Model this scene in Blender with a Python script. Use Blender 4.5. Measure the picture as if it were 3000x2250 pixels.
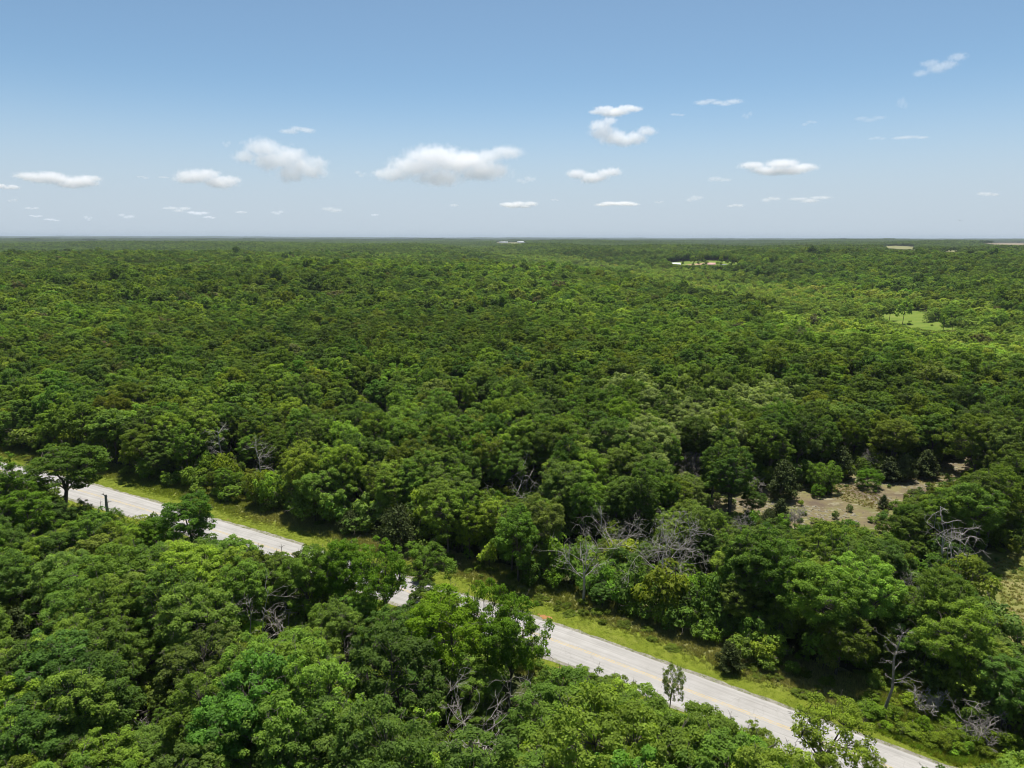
import bpy, math, random
import numpy as np
from mathutils import Vector, Matrix

for o in list(bpy.data.objects):
    bpy.data.objects.remove(o)
scene = bpy.context.scene
COL = scene.collection
rng = np.random.default_rng(11)
random.seed(11)

# ------------------------------------------------------------------ camera, sky, sun, exposure
CAM_H = 55.0
PITCH = math.radians(11.75)
ROLL = math.radians(0.13)
FPX = 705.0                      # focal length in pixels of a 1024 wide picture
cd = bpy.data.cameras.new('drone_camera')
cam = bpy.data.objects.new('drone_camera', cd)
COL.objects.link(cam)
cd.sensor_width = 36.0
cd.lens = FPX * 36.0 / 1024.0
cd.clip_start = 0.5
cd.clip_end = 200000.0
cam.matrix_world = Matrix.Translation((0, 0, CAM_H)) @ Matrix.Rotation(math.pi / 2 - PITCH, 4, 'X') @ Matrix.Rotation(ROLL, 4, 'Z')
scene.camera = cam

SUN_EL = math.radians(74.0)
SUN_AZ = math.radians(10.0)     # clockwise from the view direction (+Y)
world = bpy.data.worlds.new('World')
scene.world = world
world.use_nodes = True
wn = world.node_tree
for n in list(wn.nodes):
    wn.nodes.remove(n)
sky = wn.nodes.new('ShaderNodeTexSky')
sky.sky_type = 'NISHITA'
sky.sun_disc = False
sky.sun_elevation = SUN_EL
sky.sun_rotation = SUN_AZ
sky.altitude = 0
sky.air_density = 0.6
sky.dust_density = 1.0
sky.ozone_density = 2.0
bg = wn.nodes.new('ShaderNodeBackground')
bg.inputs['Strength'].default_value = 0.088
wo = wn.nodes.new('ShaderNodeOutputWorld')
wb = wn.nodes.new('ShaderNodeMix')            # the camera's white balance on the sky
wb.data_type = 'RGBA'
wb.blend_type = 'MULTIPLY'
wb.inputs[0].default_value = 1.0
wb.inputs[7].default_value = (0.925, 1.075, 1.0, 1)
wn.links.new(sky.outputs[0], wb.inputs[6])
tcw = wn.nodes.new('ShaderNodeTexCoord')     # pale summer murk thickening towards the horizon, all the way round
sep = wn.nodes.new('ShaderNodeSeparateXYZ')
mrw = wn.nodes.new('ShaderNodeMapRange')
mrw.interpolation_type = 'SMOOTHERSTEP'
for k_, v_ in (('From Min', 0.0), ('From Max', 0.22), ('To Min', 0.92), ('To Max', 0.0)):
    mrw.inputs[k_].default_value = v_
murk = wn.nodes.new('ShaderNodeMix')
murk.data_type = 'RGBA'
murk.inputs[7].default_value = (3.88, 4.48, 5.15, 1)
wn.links.new(tcw.outputs['Generated'], sep.inputs[0])
wn.links.new(sep.outputs['Z'], mrw.inputs['Value'])
wn.links.new(mrw.outputs[0], murk.inputs[0])
wn.links.new(wb.outputs[2], murk.inputs[6])
wn.links.new(murk.outputs[2], bg.inputs['Color'])
wn.links.new(bg.outputs[0], wo.inputs['Surface'])

sl = bpy.data.lights.new('sun', 'SUN')
sl.energy = 5.0
sl.angle = math.radians(0.53)
sl.color = (1.0, 0.955, 0.89)
so = bpy.data.objects.new('sun', sl)
COL.objects.link(so)
SUN_DIR = Vector((math.sin(SUN_AZ) * math.cos(SUN_EL), math.cos(SUN_AZ) * math.cos(SUN_EL), math.sin(SUN_EL)))
so.rotation_euler = SUN_DIR.to_track_quat('Z', 'Y').to_euler()
so.location = (0, 0, 200)

vs = scene.view_settings
scene.display_settings.display_device = 'sRGB'
vs.view_transform = 'Standard'
vs.look = 'None'
vs.exposure = 0.7
vs.gamma = 1.0
vs.use_curve_mapping = False
scene.render.engine = 'CYCLES'
cy = scene.cycles
cy.max_bounces = 18
cy.diffuse_bounces = 4
cy.glossy_bounces = 2
cy.transmission_bounces = 4
cy.volume_bounces = 16
cy.transparent_max_bounces = 8
cy.use_denoising = True
try:
    cy.denoiser = 'OPENIMAGEDENOISE'
    cy.denoising_prefilter = 'ACCURATE'
except Exception:
    pass
cy.use_adaptive_sampling = True
cy.adaptive_threshold = 0.01
cy.caustics_reflective = False
cy.caustics_refractive = False
cy.volume_max_steps = 256
cy.filter_width = 1.05

# ------------------------------------------------------------------ picture <-> place helpers
CP, SP = math.cos(PITCH), math.sin(PITCH)
CR, SR = math.cos(ROLL), math.sin(ROLL)


def project(x, y, z):
    """world -> pixel of the 3000 wide photograph"""
    dz = z - CAM_H
    cxx = x
    up = y * SP + dz * CP
    fw = y * CP - dz * SP
    fw = np.maximum(fw, 0.1)
    a, b = cxx / fw, up / fw
    a2 = a * CR + b * SR
    b2 = -a * SR + b * CR
    return (512 + a2 * FPX) * 3000 / 1024, (384 - b2 * FPX) * 3000 / 1024


def ray(px, py):
    a2 = (px * 1024 / 3000 - 512) / FPX
    b2 = (384 - py * 1024 / 3000) / FPX
    a = a2 * CR - b2 * SR
    b = a2 * SR + b2 * CR
    d = np.array([a, CP + b * SP, -SP + b * CP])
    return d / np.linalg.norm(d)


def smooth(a, b, x):
    t = np.clip((x - a) / (b - a), 0, 1)
    return t * t * (3 - 2 * t)


# road axis (centre line of the far edge measured in the photograph, moved half a road inwards)
RW = 3.5
_far = np.array([(-330, 236), (-230, 209), (-170, 186), (-120.3, 163.9), (-92.7, 150.0), (-41.9, 121.6), (3.7, 94.4), (25.6, 79.4), (45.8, 65.0), (75, 43.5), (110, 17), (150, -14)], float)


def catmull(P, n):
    out = []
    for i in range(len(P) - 1):
        p0, p1, p2, p3 = P[max(i - 1, 0)], P[i], P[i + 1], P[min(i + 2, len(P) - 1)]
        for t in np.linspace(0, 1, n, endpoint=False):
            out.append(0.5 * ((2 * p1) + (-p0 + p2) * t + (2 * p0 - 5 * p1 + 4 * p2 - p3) * t * t + (-p0 + 3 * p1 - 3 * p2 + p3) * t ** 3))
    out.append(P[-1])
    return np.array(out)


_c = catmull(_far, 14)
for _ in range(14):
    _c[1:-1] = 0.25 * _c[:-2] + 0.5 * _c[1:-1] + 0.25 * _c[2:]
_t = np.gradient(_c, axis=0)
_t /= np.linalg.norm(_t, axis=1)[:, None]
_n = np.stack([-_t[:, 1], _t[:, 0]], 1)          # points away from the camera
ROAD = _c - _n * RW
ROAD_S = np.concatenate([[0], np.cumsum(np.linalg.norm(np.diff(ROAD, axis=0), axis=1))])
ROAD_N = _n


def road_dist(x, y):
    """signed distance to the road axis, positive on the far side"""
    shp = np.shape(x)
    x = np.ravel(np.asarray(x, float)); y = np.ravel(np.asarray(y, float))
    out = np.full(x.shape, 1e3)
    near = (np.abs(x) < 420) & (y > -60) & (y < 330)
    idx = np.nonzero(near)[0]
    A, B = ROAD[:-1], ROAD[1:]
    D = B - A
    L2 = (D ** 2).sum(1)
    for k0 in range(0, len(idx), 4000):
        ii = idx[k0:k0 + 4000]
        P = np.stack([x[ii], y[ii]], 1)
        u = np.clip(((P[:, None] - A[None]) * D[None]).sum(2) / L2[None], 0, 1)
        C = A[None] + u[..., None] * D[None]
        V = P[:, None] - C
        d = np.sqrt((V ** 2).sum(2))
        j = d.argmin(1)
        r = np.arange(len(ii))
        sgn = np.sign((V[r, j] * ROAD_N[j]).sum(1))
        out[ii] = d[r, j] * np.where(sgn == 0, 1, sgn)
    return out.reshape(shp)


VAL = np.array([(330, 60), (262, 300), (318, 640), (245, 1260), (40, 2100), (-140, 2900), (-260, 4200)], float)


def poly_dist(x, y, P):
    best = np.full(np.shape(x), 1e9)
    for a, b in zip(P[:-1], P[1:]):
        d = b - a
        u = np.clip(((x - a[0]) * d[0] + (y - a[1]) * d[1]) / (d @ d), 0, 1)
        best = np.minimum(best, np.hypot(x - a[0] - u * d[0], y - a[1] - u * d[1]))
    return best


def height(x, y):
    x = np.asarray(x, float); y = np.asarray(y, float)
    r = np.hypot(x, y)
    n1 = np.sin(x / 205 + 1.3) * np.cos(y / 170 + 0.4) + 0.6 * np.sin(x / 118 - y / 150 + 2.0)
    n2 = np.sin(x / 640 + 0.7) * np.cos(y / 520 + 2.1) + 0.7 * np.sin(x / 900 + y / 410 + 0.9) + 0.4 * np.sin(x / 350 - y / 800)
    n3 = np.sin(x / 2600 + 1.9) * np.cos(y / 1500 + 0.3) + 0.6 * np.sin(x / 1800 - y / 1100)
    z = 4.0 * n1 * smooth(170, 420, r) + 10.0 * n2 * smooth(300, 1300, r) + 7.0 * n3 * smooth(1500, 5000, r) + 3.5 * (np.sin(x / 390 + 1.1) * np.cos(y / 900) + .7 * np.sin(x / 170 + y / 1300)) * smooth(2200, 5000, r)
    dv = poly_dist(x, y, VAL)
    z = z - 19 * np.exp(-(dv / 150) ** 2) * smooth(230, 480, r) * (1 - smooth(3000, 4500, r))
    # hill beyond the valley on the right, plateau with the fields behind it
    z = z + 21 * np.exp(-((x - 640) / 400) ** 2 - ((y - 1250) / 380) ** 2)
    z = z + 11 * np.exp(-((x + 60 - .12 * y) / 900) ** 2 - ((y - 3300) / 500) ** 2) + 9 * np.exp(-((x + 260) / 230) ** 2 - ((y - 900) / 260) ** 2)
    z = z + 12 * smooth(2200, 3600, r) * smooth(0.28, 0.5, x / np.maximum(y, 1))
    z = z + 8 * np.exp(-((x + 700) / 500) ** 2 - ((y - 1400) / 500) ** 2)
    # long blue rise on the horizon
    z = z + smooth(20000, 30000, r) * (22 + 26 * smooth(0.1, -0.6, x / np.maximum(y, 1)) + 8 * np.sin(x / 2300) + 5 * np.sin(x / 900 + 1))
    z = z - 6 * smooth(3000, 12000, r)
    return z


def unproject(px, py):
    d = ray(px, py)
    t = np.geomspace(20, 60000, 2600)
    X, Y, Z = d[0] * t, d[1] * t, CAM_H + d[2] * t
    below = Z < height(X, Y)
    if not below.any():
        return np.array([X[-1], Y[-1]])
    i = int(below.argmax())
    a, b = t[max(i - 1, 0)], t[i]
    for _ in range(40):
        m = 0.5 * (a + b)
        if CAM_H + d[2] * m < height(d[0] * m, d[1] * m):
            b = m
        else:
            a = m
    return np.array([d[0] * b, d[1] * b])


def inside(px, py, poly):
    poly = np.asarray(poly, float)
    res = np.zeros(np.shape(px), bool)
    j = len(poly) - 1
    for i in range(len(poly)):
        xi, yi = poly[i]; xj, yj = poly[j]
        c = ((yi > py) != (yj > py)) & (px < (xj - xi) * (py - yi) / (yj - yi + 1e-12) + xi)
        res ^= c
        j = i
    return res


def vnoise(x, y, seed=0):
    s = seed * 1.7
    return (np.sin(x * 1.0 + 1.3 * np.sin(y * 0.7 + s) + s) + np.sin(y * 1.13 + 1.1 * np.sin(x * 0.83 - s) + 2 * s) + np.sin((x + y) * 0.71 + s * 3)) / 3


# ------------------------------------------------------------------ small scene helpers
def link(o, parent=None):
    COL.objects.link(o)
    if parent is not None:
        o.parent = parent
    return o


def tag(o, label=None, cat=None, group=None, kind=None):
    if label: o['label'] = label
    if cat: o['category'] = cat
    if group: o['group'] = group
    if kind: o['kind'] = kind
    return o


def empty(name, loc=(0, 0, 0), rz=0.0, s=1.0):
    o = bpy.data.objects.new(name, None)
    o.location = loc
    o.rotation_euler = (0, 0, rz)
    o.scale = (s, s, s) if np.isscalar(s) else s
    o.empty_display_size = 0.5
    return link(o)


def mesh_np(name, V, F, mats=(), mi=None, smooth_faces=False):
    """mesh from vertex array and an array (or list of arrays) of equal sized faces"""
    Fs = F if isinstance(F, list) else [F]
    Fs = [np.asarray(f, np.int32) for f in Fs if len(f)]
    me = bpy.data.meshes.new(name)
    V = np.asarray(V, np.float32)
    me.vertices.add(len(V))
    me.vertices.foreach_set('co', V.ravel())
    nl = sum(f.size for f in Fs)
    npoly = sum(len(f) for f in Fs)
    me.loops.add(nl)
    me.polygons.add(npoly)
    me.loops.foreach_set('vertex_index', np.concatenate([f.ravel() for f in Fs]))
    sizes = np.concatenate([np.full(len(f), f.shape[1], np.int32) for f in Fs])
    starts = np.concatenate([[0], np.cumsum(sizes)[:-1]]).astype(np.int32)
    me.polygons.foreach_set('loop_start', starts)
    if mi is not None:
        me.polygons.foreach_set('material_index', np.asarray(mi, np.int32))
    if smooth_faces:
        me.polygons.foreach_set('use_smooth', np.ones(npoly, bool))
    for m in mats:
        me.materials.append(m)
    me.update(calc_edges=True)
    return me


class NT:
    """tiny node-tree writer"""
    def __init__(self, name):
        self.m = bpy.data.materials.new(name)
        self.m.use_nodes = True
        self.t = self.m.node_tree
        for n in list(self.t.nodes):
            self.t.nodes.remove(n)
        self.out = self.t.nodes.new('ShaderNodeOutputMaterial')

    def n(self, typ, ins=None, **kw):
        nd = self.t.nodes.new(typ)
        for k, v in kw.items():
            setattr(nd, k, v)
        for k, v in (ins or {}).items():
            if isinstance(v, bpy.types.NodeSocket):
                self.t.links.new(v, nd.inputs[k])
            else:
                nd.inputs[k].default_value = v
        return nd

    def math(self, op, a, b=0.0, clamp=False):
        return self.n('ShaderNodeMath', {0: a, 1: b}, operation=op, use_clamp=clamp).outputs[0]

    def noise(self, vec, scale, detail=4, rough=0.55, dist=0.0):
        return self.n('ShaderNodeTexNoise', {'Vector': vec, 'Scale': scale, 'Detail': detail, 'Roughness': rough, 'Distortion': dist}).outputs['Fac']

    def ramp(self, fac, stops):
        nd = self.n('ShaderNodeValToRGB', {'Fac': fac})
        e = nd.color_ramp.elements
        while len(e) < len(stops):
            e.new(0.5)
        for i, (p, c) in enumerate(stops):
            e[i].position = p
            e[i].color = (*c, 1) if len(c) == 3 else c
        return nd.outputs['Color']

    def mix(self, fac, a, b, mode='MIX'):
        nd = self.n('ShaderNodeMix', data_type='RGBA', blend_type=mode)
        for k, v in (('Factor', fac), ('A', a), ('B', b)):
            idx = {'Factor': 0, 'A': 6, 'B': 7}[k]
            if isinstance(v, bpy.types.NodeSocket):
                self.t.links.new(v, nd.inputs[idx])
            else:
                nd.inputs[idx].default_value = v if np.isscalar(v) else (*v, 1)
        return nd.outputs[2]

    def surf(self, sh):
        self.t.links.new(sh, self.out.inputs['Surface'])
        return self.m

    def principled(self, col, rough=0.8, spec=0.3, bump=None, bdist=0.05, bstr=1.0):
        p = self.n('ShaderNodeBsdfPrincipled')
        for k, v in (('Base Color', col), ('Roughness', rough), ('Specular IOR Level', spec)):
            if isinstance(v, bpy.types.NodeSocket):
                self.t.links.new(v, p.inputs[k])
            else:
                p.inputs[k].default_value = v if np.isscalar(v) else (*v, 1)
        if bump is not None:
            b = self.n('ShaderNodeBump', {'Height': bump, 'Distance': bdist, 'Strength': bstr})
            self.t.links.new(b.outputs[0], p.inputs['Normal'])
        return p.outputs[0]


def pos(nt):
    return nt.n('ShaderNodeNewGeometry').outputs['Position']


# ------------------------------------------------------------------ materials
def leaf_material(name, trans=0.5, rough=0.6, spec=0.07):
    nt = NT(name)
    tint = nt.n('ShaderNodeAttribute', attribute_name='tint', attribute_type='INSTANCER').outputs['Color']
    lv = nt.n('ShaderNodeAttribute', attribute_name='leafv', attribute_type='GEOMETRY').outputs['Fac']
    k = nt.n('ShaderNodeMapRange', {'Value': lv, 'From Min': 0, 'From Max': 1, 'To Min': 0.62, 'To Max': 1.38}).outputs[0]
    col = nt.n('ShaderNodeVectorMath', {0: tint, 'Scale': k}, operation='SCALE').outputs[0]
    hv = nt.mix(lv, (1.0, 1.0, 1.0), (1.06, 1.0, 0.80))
    col = nt.mix(1.0, col, hv, 'MULTIPLY')
    p = nt.principled(col, rough, spec)
    tcol = nt.mix(1.0, col, (1.22, 1.25, 0.50), 'MULTIPLY')
    tr = nt.n('ShaderNodeBsdfTranslucent', {'Color': tcol}).outputs[0]
    ms = nt.n('ShaderNodeMixShader', {0: trans, 1: p, 2: tr}).outputs[0]
    return nt.surf(ms)


M = {}
M['leaf'] = leaf_material('oak_leaf')
M['needle'] = leaf_material('cedar_needle', 0.12, 0.7, 0.15)
M['grassblade'] = leaf_material('grass_blade', 0.3, 0.6, 0.2)


def bark_material(name, dark, light, scale=3.0):
    nt = NT(name)
    P = nt.n('ShaderNodeTexCoord').outputs['Object']
    n = nt.noise(P, scale, 5, 0.65)
    col = nt.ramp(n, [(0.3, dark), (0.7, light)])
    return nt.surf(nt.principled(col, 0.9, 0.15))


M['bark'] = bark_material('grey_brown_bark', (0.055, 0.045, 0.035), (0.16, 0.14, 0.115))
M['darkbark'] = bark_material('dark_bark', (0.03, 0.025, 0.02), (0.08, 0.068, 0.055))
M['dead'] = bark_material('bleached_dead_wood', (0.20, 0.18, 0.16), (0.42, 0.39, 0.35))
M['deadgrey'] = bark_material('grey_dead_wood', (0.13, 0.117, 0.105), (0.28, 0.26, 0.235))


def ground_material():
    nt = NT('forest_floor')
    P = pos(nt)
    n = nt.noise(P, 0.25, 6, 0.6)
    col = nt.ramp(n, [(0.3, (0.030, 0.030, 0.014)), (0.5, (0.048, 0.050, 0.018)), (0.72, (0.085, 0.075, 0.040))])
    far = nt.noise(P, 0.006, 6, 0.7)
    col = nt.mix(nt.math('MULTIPLY', far, 0.6), col, (0.045, 0.075, 0.018))
    return nt.surf(nt.principled(col, 0.95, 0.1, nt.noise(P, 1.5, 5, 0.7), 0.25))


def grass_material(name, a, b, c, scale=0.35, fine=4.0, soil=None):
    nt = NT(name)
    P = pos(nt)
    n = nt.noise(P, scale, 6, 0.65)
    f = nt.noise(P, fine, 4, 0.7)
    v = nt.math('ADD', nt.math('MULTIPLY', n, 0.72), nt.math('MULTIPLY', f, 0.28))
    col = nt.ramp(v, [(0.32, a), (0.5, b), (0.68, c)])
    if soil:
        s = nt.noise(P, 0.11, 5, 0.6)
        k = nt.ramp(s, [(0.66, (0, 0, 0)), (0.72, (1, 1, 1))])
        col = nt.mix(k, col, soil)
    return nt.surf(nt.principled(col, 0.95, 0.08, f, 0.2))


M['ground'] = ground_material()
M['verge'] = grass_material('mown_grass', (0.100, 0.132, 0.012), (0.138, 0.168, 0.018), (0.175, 0.190, 0.035), 0.3, 5.0, (0.24, 0.14, 0.07))
M['rough'] = grass_material('rough_dry_grass', (0.130, 0.150, 0.036), (0.180, 0.185, 0.062), (0.225, 0.210, 0.095), 0.3, 5.0)
M['meadow'] = grass_material('meadow_grass', (0.068, 0.110, 0.014), (0.105, 0.150, 0.020), (0.150, 0.170, 0.040), 0.06, 0.5)
M['clearing'] = grass_material('dry_clearing_grass', (0.085, 0.110, 0.022), (0.150, 0.155, 0.045), (0.210, 0.175, 0.085), 0.12, 2.0)
M['brush'] = grass_material('weedy_grass', (0.075, 0.115, 0.014), (0.115, 0.165, 0.018), (0.165, 0.190, 0.040), 0.3, 3.0)
M['field'] = grass_material('hay_field', (0.10, 0.12, 0.04), (0.155, 0.155, 0.062), (0.20, 0.18, 0.09), 0.004, 0.05)
M['ploughed'] = grass_material('ploughed_field', (0.125, 0.10, 0.06), (0.17, 0.14, 0.085), (0.20, 0.165, 0.10), 0.004, 0.05)
M['dirt'] = grass_material('bare_yard_dirt', (0.18, 0.125, 0.07), (0.25, 0.18, 0.10), (0.31, 0.24, 0.15), 0.05, 0.6)
M['redsoil'] = grass_material('bare_red_soil', (0.22, 0.11, 0.05), (0.30, 0.15, 0.065), (0.38, 0.22, 0.09), 0.6, 4.0)


def glade_material():
    nt = NT('lichen_bedrock')
    P = pos(nt)
    sc = nt.n('ShaderNodeVectorMath', {0: P, 1: (0.55, 1.6, 1.0)}, operation='MULTIPLY').outputs[0]
    n = nt.noise(P, 0.16, 5, 0.6)
    col = nt.ramp(n, [(0.34, (0.090, 0.068, 0.046)), (0.5, (0.130, 0.106, 0.055)), (0.64, (0.140, 0.130, 0.048))])
    g = nt.noise(P, 0.10, 4, 0.6)
    col = nt.mix(nt.ramp(g, [(0.52, (0, 0, 0)), (0.66, (1, 1, 1))]), col, (0.105, 0.115, 0.030))
    f = nt.noise(sc, 0.55, 5, 0.7, 0.6)
    col = nt.mix(nt.ramp(f, [(0.56, (0, 0, 0)), (0.63, (1, 1, 1))]), col, (0.20, 0.182, 0.115))
    q = nt.noise(P, 0.8, 4, 0.6)
    col = nt.mix(nt.ramp(q, [(0.60, (0, 0, 0)), (0.7, (0.8, 0.8, 0.8))]), col, (0.075, 0.052, 0.048))
    return nt.surf(nt.principled(col, 0.9, 0.15, f, 0.25))


M['glade'] = glade_material()


def road_material():
    nt = NT('worn_pale_chipseal')
    st = nt.n('ShaderNodeAttribute', attribute_name='st', attribute_type='GEOMETRY').outputs['Vector']
    P = pos(nt)
    a = nt.n('ShaderNodeVectorMath', {0: st, 1: (0.035, 2.2, 1.0)}, operation='MULTIPLY').outputs[0]
    streak = nt.noise(a, 1.0, 4, 0.6)
    blot = nt.noise(P, 0.35, 5, 0.6)
    v = nt.math('ADD', nt.math('MULTIPLY', streak, 0.6), nt.math('MULTIPLY', blot, 0.4))
    col = nt.ramp(v, [(0.34, (0.225, 0.217, 0.203)), (0.5, (0.275, 0.265, 0.249)), (0.64, (0.32, 0.308, 0.293))])
    b = nt.n('ShaderNodeVectorMath', {0: st, 1: (0.012, 3.4, 1.0)}, operation='MULTIPLY').outputs[0]
    crack = nt.math('ABSOLUTE', nt.math('SUBTRACT', nt.noise(b, 1.0, 2, 0.45, 0.4), 0.5))
    ck = nt.ramp(crack, [(0.0, (0.42, 0.42, 0.42)), (0.012, (0, 0, 0))])
    col = nt.mix(ck, col, (0.12, 0.11, 0.10))
    c2 = nt.n('ShaderNodeVectorMath', {0: st, 1: (0.22, 0.10, 1.0)}, operation='MULTIPLY').outputs[0]
    cr2 = nt.math('ABSOLUTE', nt.math('SUBTRACT', nt.noise(c2, 1.0, 3, 0.5, 0.3), 0.5))
    col = nt.mix(nt.ramp(cr2, [(0.0, (0.3, 0.3, 0.3)), (0.004, (0, 0, 0))]), col, (0.13, 0.12, 0.11))
    sx = nt.n('ShaderNodeSeparateXYZ', {0: st}).outputs['Y']
    wave = nt.math('COSINE', nt.math('MULTIPLY', nt.math('SUBTRACT', nt.math('ABSOLUTE', sx), 0.9), 2 * math.pi / 1.72))
    trk = nt.math('MULTIPLY', nt.math('MULTIPLY', nt.math('ADD', wave, 1.0), 0.5), nt.math('MULTIPLY', nt.noise(P, 0.12, 4, 0.6), 0.26))
    col = nt.mix(trk, col, (0.155, 0.148, 0.14))
    pt = nt.n('ShaderNodeVectorMath', {0: st, 1: (0.06, 0.32, 1.0)}, operation='MULTIPLY').outputs[0]
    patchy = nt.n('ShaderNodeTexVoronoi', {'Vector': pt, 'Scale': 1.0}).outputs['Color']
    pv2 = nt.n('ShaderNodeSeparateColor', {0: patchy}).outputs[0]
    col = nt.mix(nt.ramp(pv2, [(0.80, (0, 0, 0)), (0.82, (0.18, 0.18, 0.18))]), col, (0.20, 0.192, 0.18))
    return nt.surf(nt.principled(col, 0.85, 0.25, nt.noise(P, 12.0, 3, 0.6), 0.01))


M['road'] = road_material()


def line_material():
    nt = NT('worn_yellow_paint')
    P = pos(nt)
    w = nt.noise(P, 2.5, 5, 0.7)
    col = nt.mix(nt.ramp(w, [(0.45, (0, 0, 0)), (0.62, (1, 1, 1))]), (0.40, 0.30, 0.12), (0.29, 0.268, 0.225))
    return nt.surf(nt.principled(col, 0.8, 0.2))


M['line'] = line_material()


def plain(name, col, rough=0.6, spec=0.3, var=0.12, scale=1.5):
    nt = NT(name)
    P = nt.n('ShaderNodeTexCoord').outputs['Object']
    n = nt.noise(P, scale, 4, 0.6)
    c0 = tuple(v * (1 - var) for v in col); c1 = tuple(min(1, v * (1 + var)) for v in col)
    return nt.surf(nt.principled(nt.ramp(n, [(0.35, c0), (0.65, c1)]), rough, spec))


M['whitemetal'] = plain('white_metal_roof', (0.58, 0.59, 0.60), 0.55, 0.3, 0.08)
M['greymetal'] = plain('grey_metal_siding', (0.46, 0.49, 0.52), 0.5, 0.4, 0.08)
M['whitewall'] = plain('white_siding', (0.72, 0.71, 0.69), 0.7)
M['redroof'] = plain('faded_red_roof', (0.42, 0.26, 0.22), 0.8)
M['darkroof'] = plain('dark_grey_roof', (0.10, 0.11, 0.12), 0.7)
M['glass'] = plain('dark_window_glass', (0.03, 0.035, 0.04), 0.1, 0.6)
M['rock'] = plain('pale_lichen_rock', (0.17, 0.152, 0.11), 0.9, 0.2, 0.35, 2.0)
M['birdfeather'] = plain('dark_feathers', (0.03, 0.027, 0.024), 0.8)

# ------------------------------------------------------------------ ground sheet
ang = np.concatenate([np.linspace(-180, -62, 24, endpoint=False), np.linspace(-62, 62, 156, endpoint=False), np.linspace(62, 180, 24, endpoint=False)])
ang = np.radians(ang)
rad = np.concatenate([[0.0], np.geomspace(8, 45000, 270)])
A_, R_ = np.meshgrid(ang, rad)
GX, GY = R_ * np.sin(A_), R_ * np.cos(A_)
GZ = height(GX, GY)
na, nr = len(ang), len(rad)
i, j = np.meshgrid(np.arange(nr - 1), np.arange(na), indexing='ij')
q = np.stack([i * na + j, i * na + (j + 1) % na, (i + 1) * na + (j + 1) % na, (i + 1) * na + j], -1).reshape(-1, 4)[:, ::-1]
g = link(bpy.data.objects.new('ground', mesh_np('ground', np.stack([GX, GY, GZ], -1).reshape(-1, 3), q, [M['ground']], smooth_faces=True)))
tag(g, 'gently rolling forest floor of dark soil and leaf litter under the trees', kind='structure')

# ------------------------------------------------------------------ road, lines, verges


def strip(name, offs, zs, mat, parent=None, jit=0.0, s0=None, s1=None, seed=0, sub=4):
    """sheet swept along the road: offsets across (jittered at both borders) and heights"""
    s = np.arange(0, ROAD_S[-1], 0.9)
    if s0 is not None:
        s = s[(s >= s0) & (s <= s1)]
    cx, cyy = np.interp(s, ROAD_S, ROAD[:, 0]), np.interp(s, ROAD_S, ROAD[:, 1])
    nx, ny = np.interp(s, ROAD_S, ROAD_N[:, 0]), np.interp(s, ROAD_S, ROAD_N[:, 1])
    offs = np.asarray(offs, float)
    O = np.tile(offs, (len(s), 1))
    if jit:
        O[:, 0] += jit * (vnoise(s * 0.23, s * 0.11, seed) + 0.6 * vnoise(s * 1.7, s * 0.9, seed + 3))
        O[:, -1] += jit * (vnoise(s * 0.19, s * 0.13, seed + 1) + 0.6 * vnoise(s * 1.9, s * 0.8, seed + 5))
    V = np.stack([cx[:, None] + nx[:, None] * O, cyy[:, None] + ny[:, None] * O, np.tile(zs, (len(s), 1))], -1)
    m = len(offs)
    i, j = np.meshgrid(np.arange(len(s) - 1), np.arange(m - 1), indexing='ij')
    F = np.stack([i * m + j, (i + 1) * m + j, (i + 1) * m + j + 1, i * m + j + 1], -1).reshape(-1, 4)
    me = mesh_np(name, V.reshape(-1, 3), F, [mat])
    at = me.attributes.new('st', 'FLOAT_VECTOR', 'POINT')
    ST = np.stack([np.tile(s[:, None], (1, m)), O, np.zeros_like(O)], -1)
    at.data.foreach_set('vector', ST.astype(np.float32).ravel())
    return link(bpy.data.objects.new(name, me), parent)


road = strip('road', [-RW - 0.35, -RW, -RW / 2, 0, RW / 2, RW, RW + 0.3], [0.02, 0.10, 0.13, 0.15, 0.13, 0.10, 0.02], M['road'], jit=0.16)
tag(road, 'pale grey two lane country road running diagonally through the forest', kind='structure')
for off in (-0.16, 0.16):
    strip('centre_line', [off - 0.055, off + 0.055], [0.154, 0.154], M['line'], road)
M['gravel'] = grass_material('roadside_gravel', (0.16, 0.145, 0.115), (0.24, 0.225, 0.19), (0.33, 0.31, 0.27), 0.9, 7.0)
for sgn, lab in ((1, 'gravel shoulder on the glade side of the road'), (-1, 'gravel shoulder on the side across from the glade')):
    sh = strip('gravel_shoulder', sorted([sgn * (RW - .05), sgn * (RW + .75)]), [0.062, 0.062], M['gravel'], jit=0.34, seed=13 + sgn)
    tag(sh, lab, kind='structure')
vg = strip('grass_verge', [RW - 0.1, RW + 2.0, RW + 5.2], [0.050, 0.055, 0.045], M['verge'], jit=0.5, seed=2)
tag(vg, 'strip of bright mown grass along the road on the glade side', kind='structure')
vr = strip('rough_verge', [RW + 2.6, RW + 6, RW + 9.5, RW + 12.5], [0.020, 0.024, 0.024, 0.020], M['rough'], jit=1.2, seed=7)
tag(vr, 'band of tall dry grass between the mown verge and the forest edge', kind='structure')
vn = strip('grass_verge', [-RW - 5.5, -RW - 2.5, -RW + 0.1], [0.03, 0.034, 0.05], M['verge'], jit=0.6, seed=9)
tag(vn, 'narrow strip of grass along the road across from the rocky glade', kind='structure')

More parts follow.
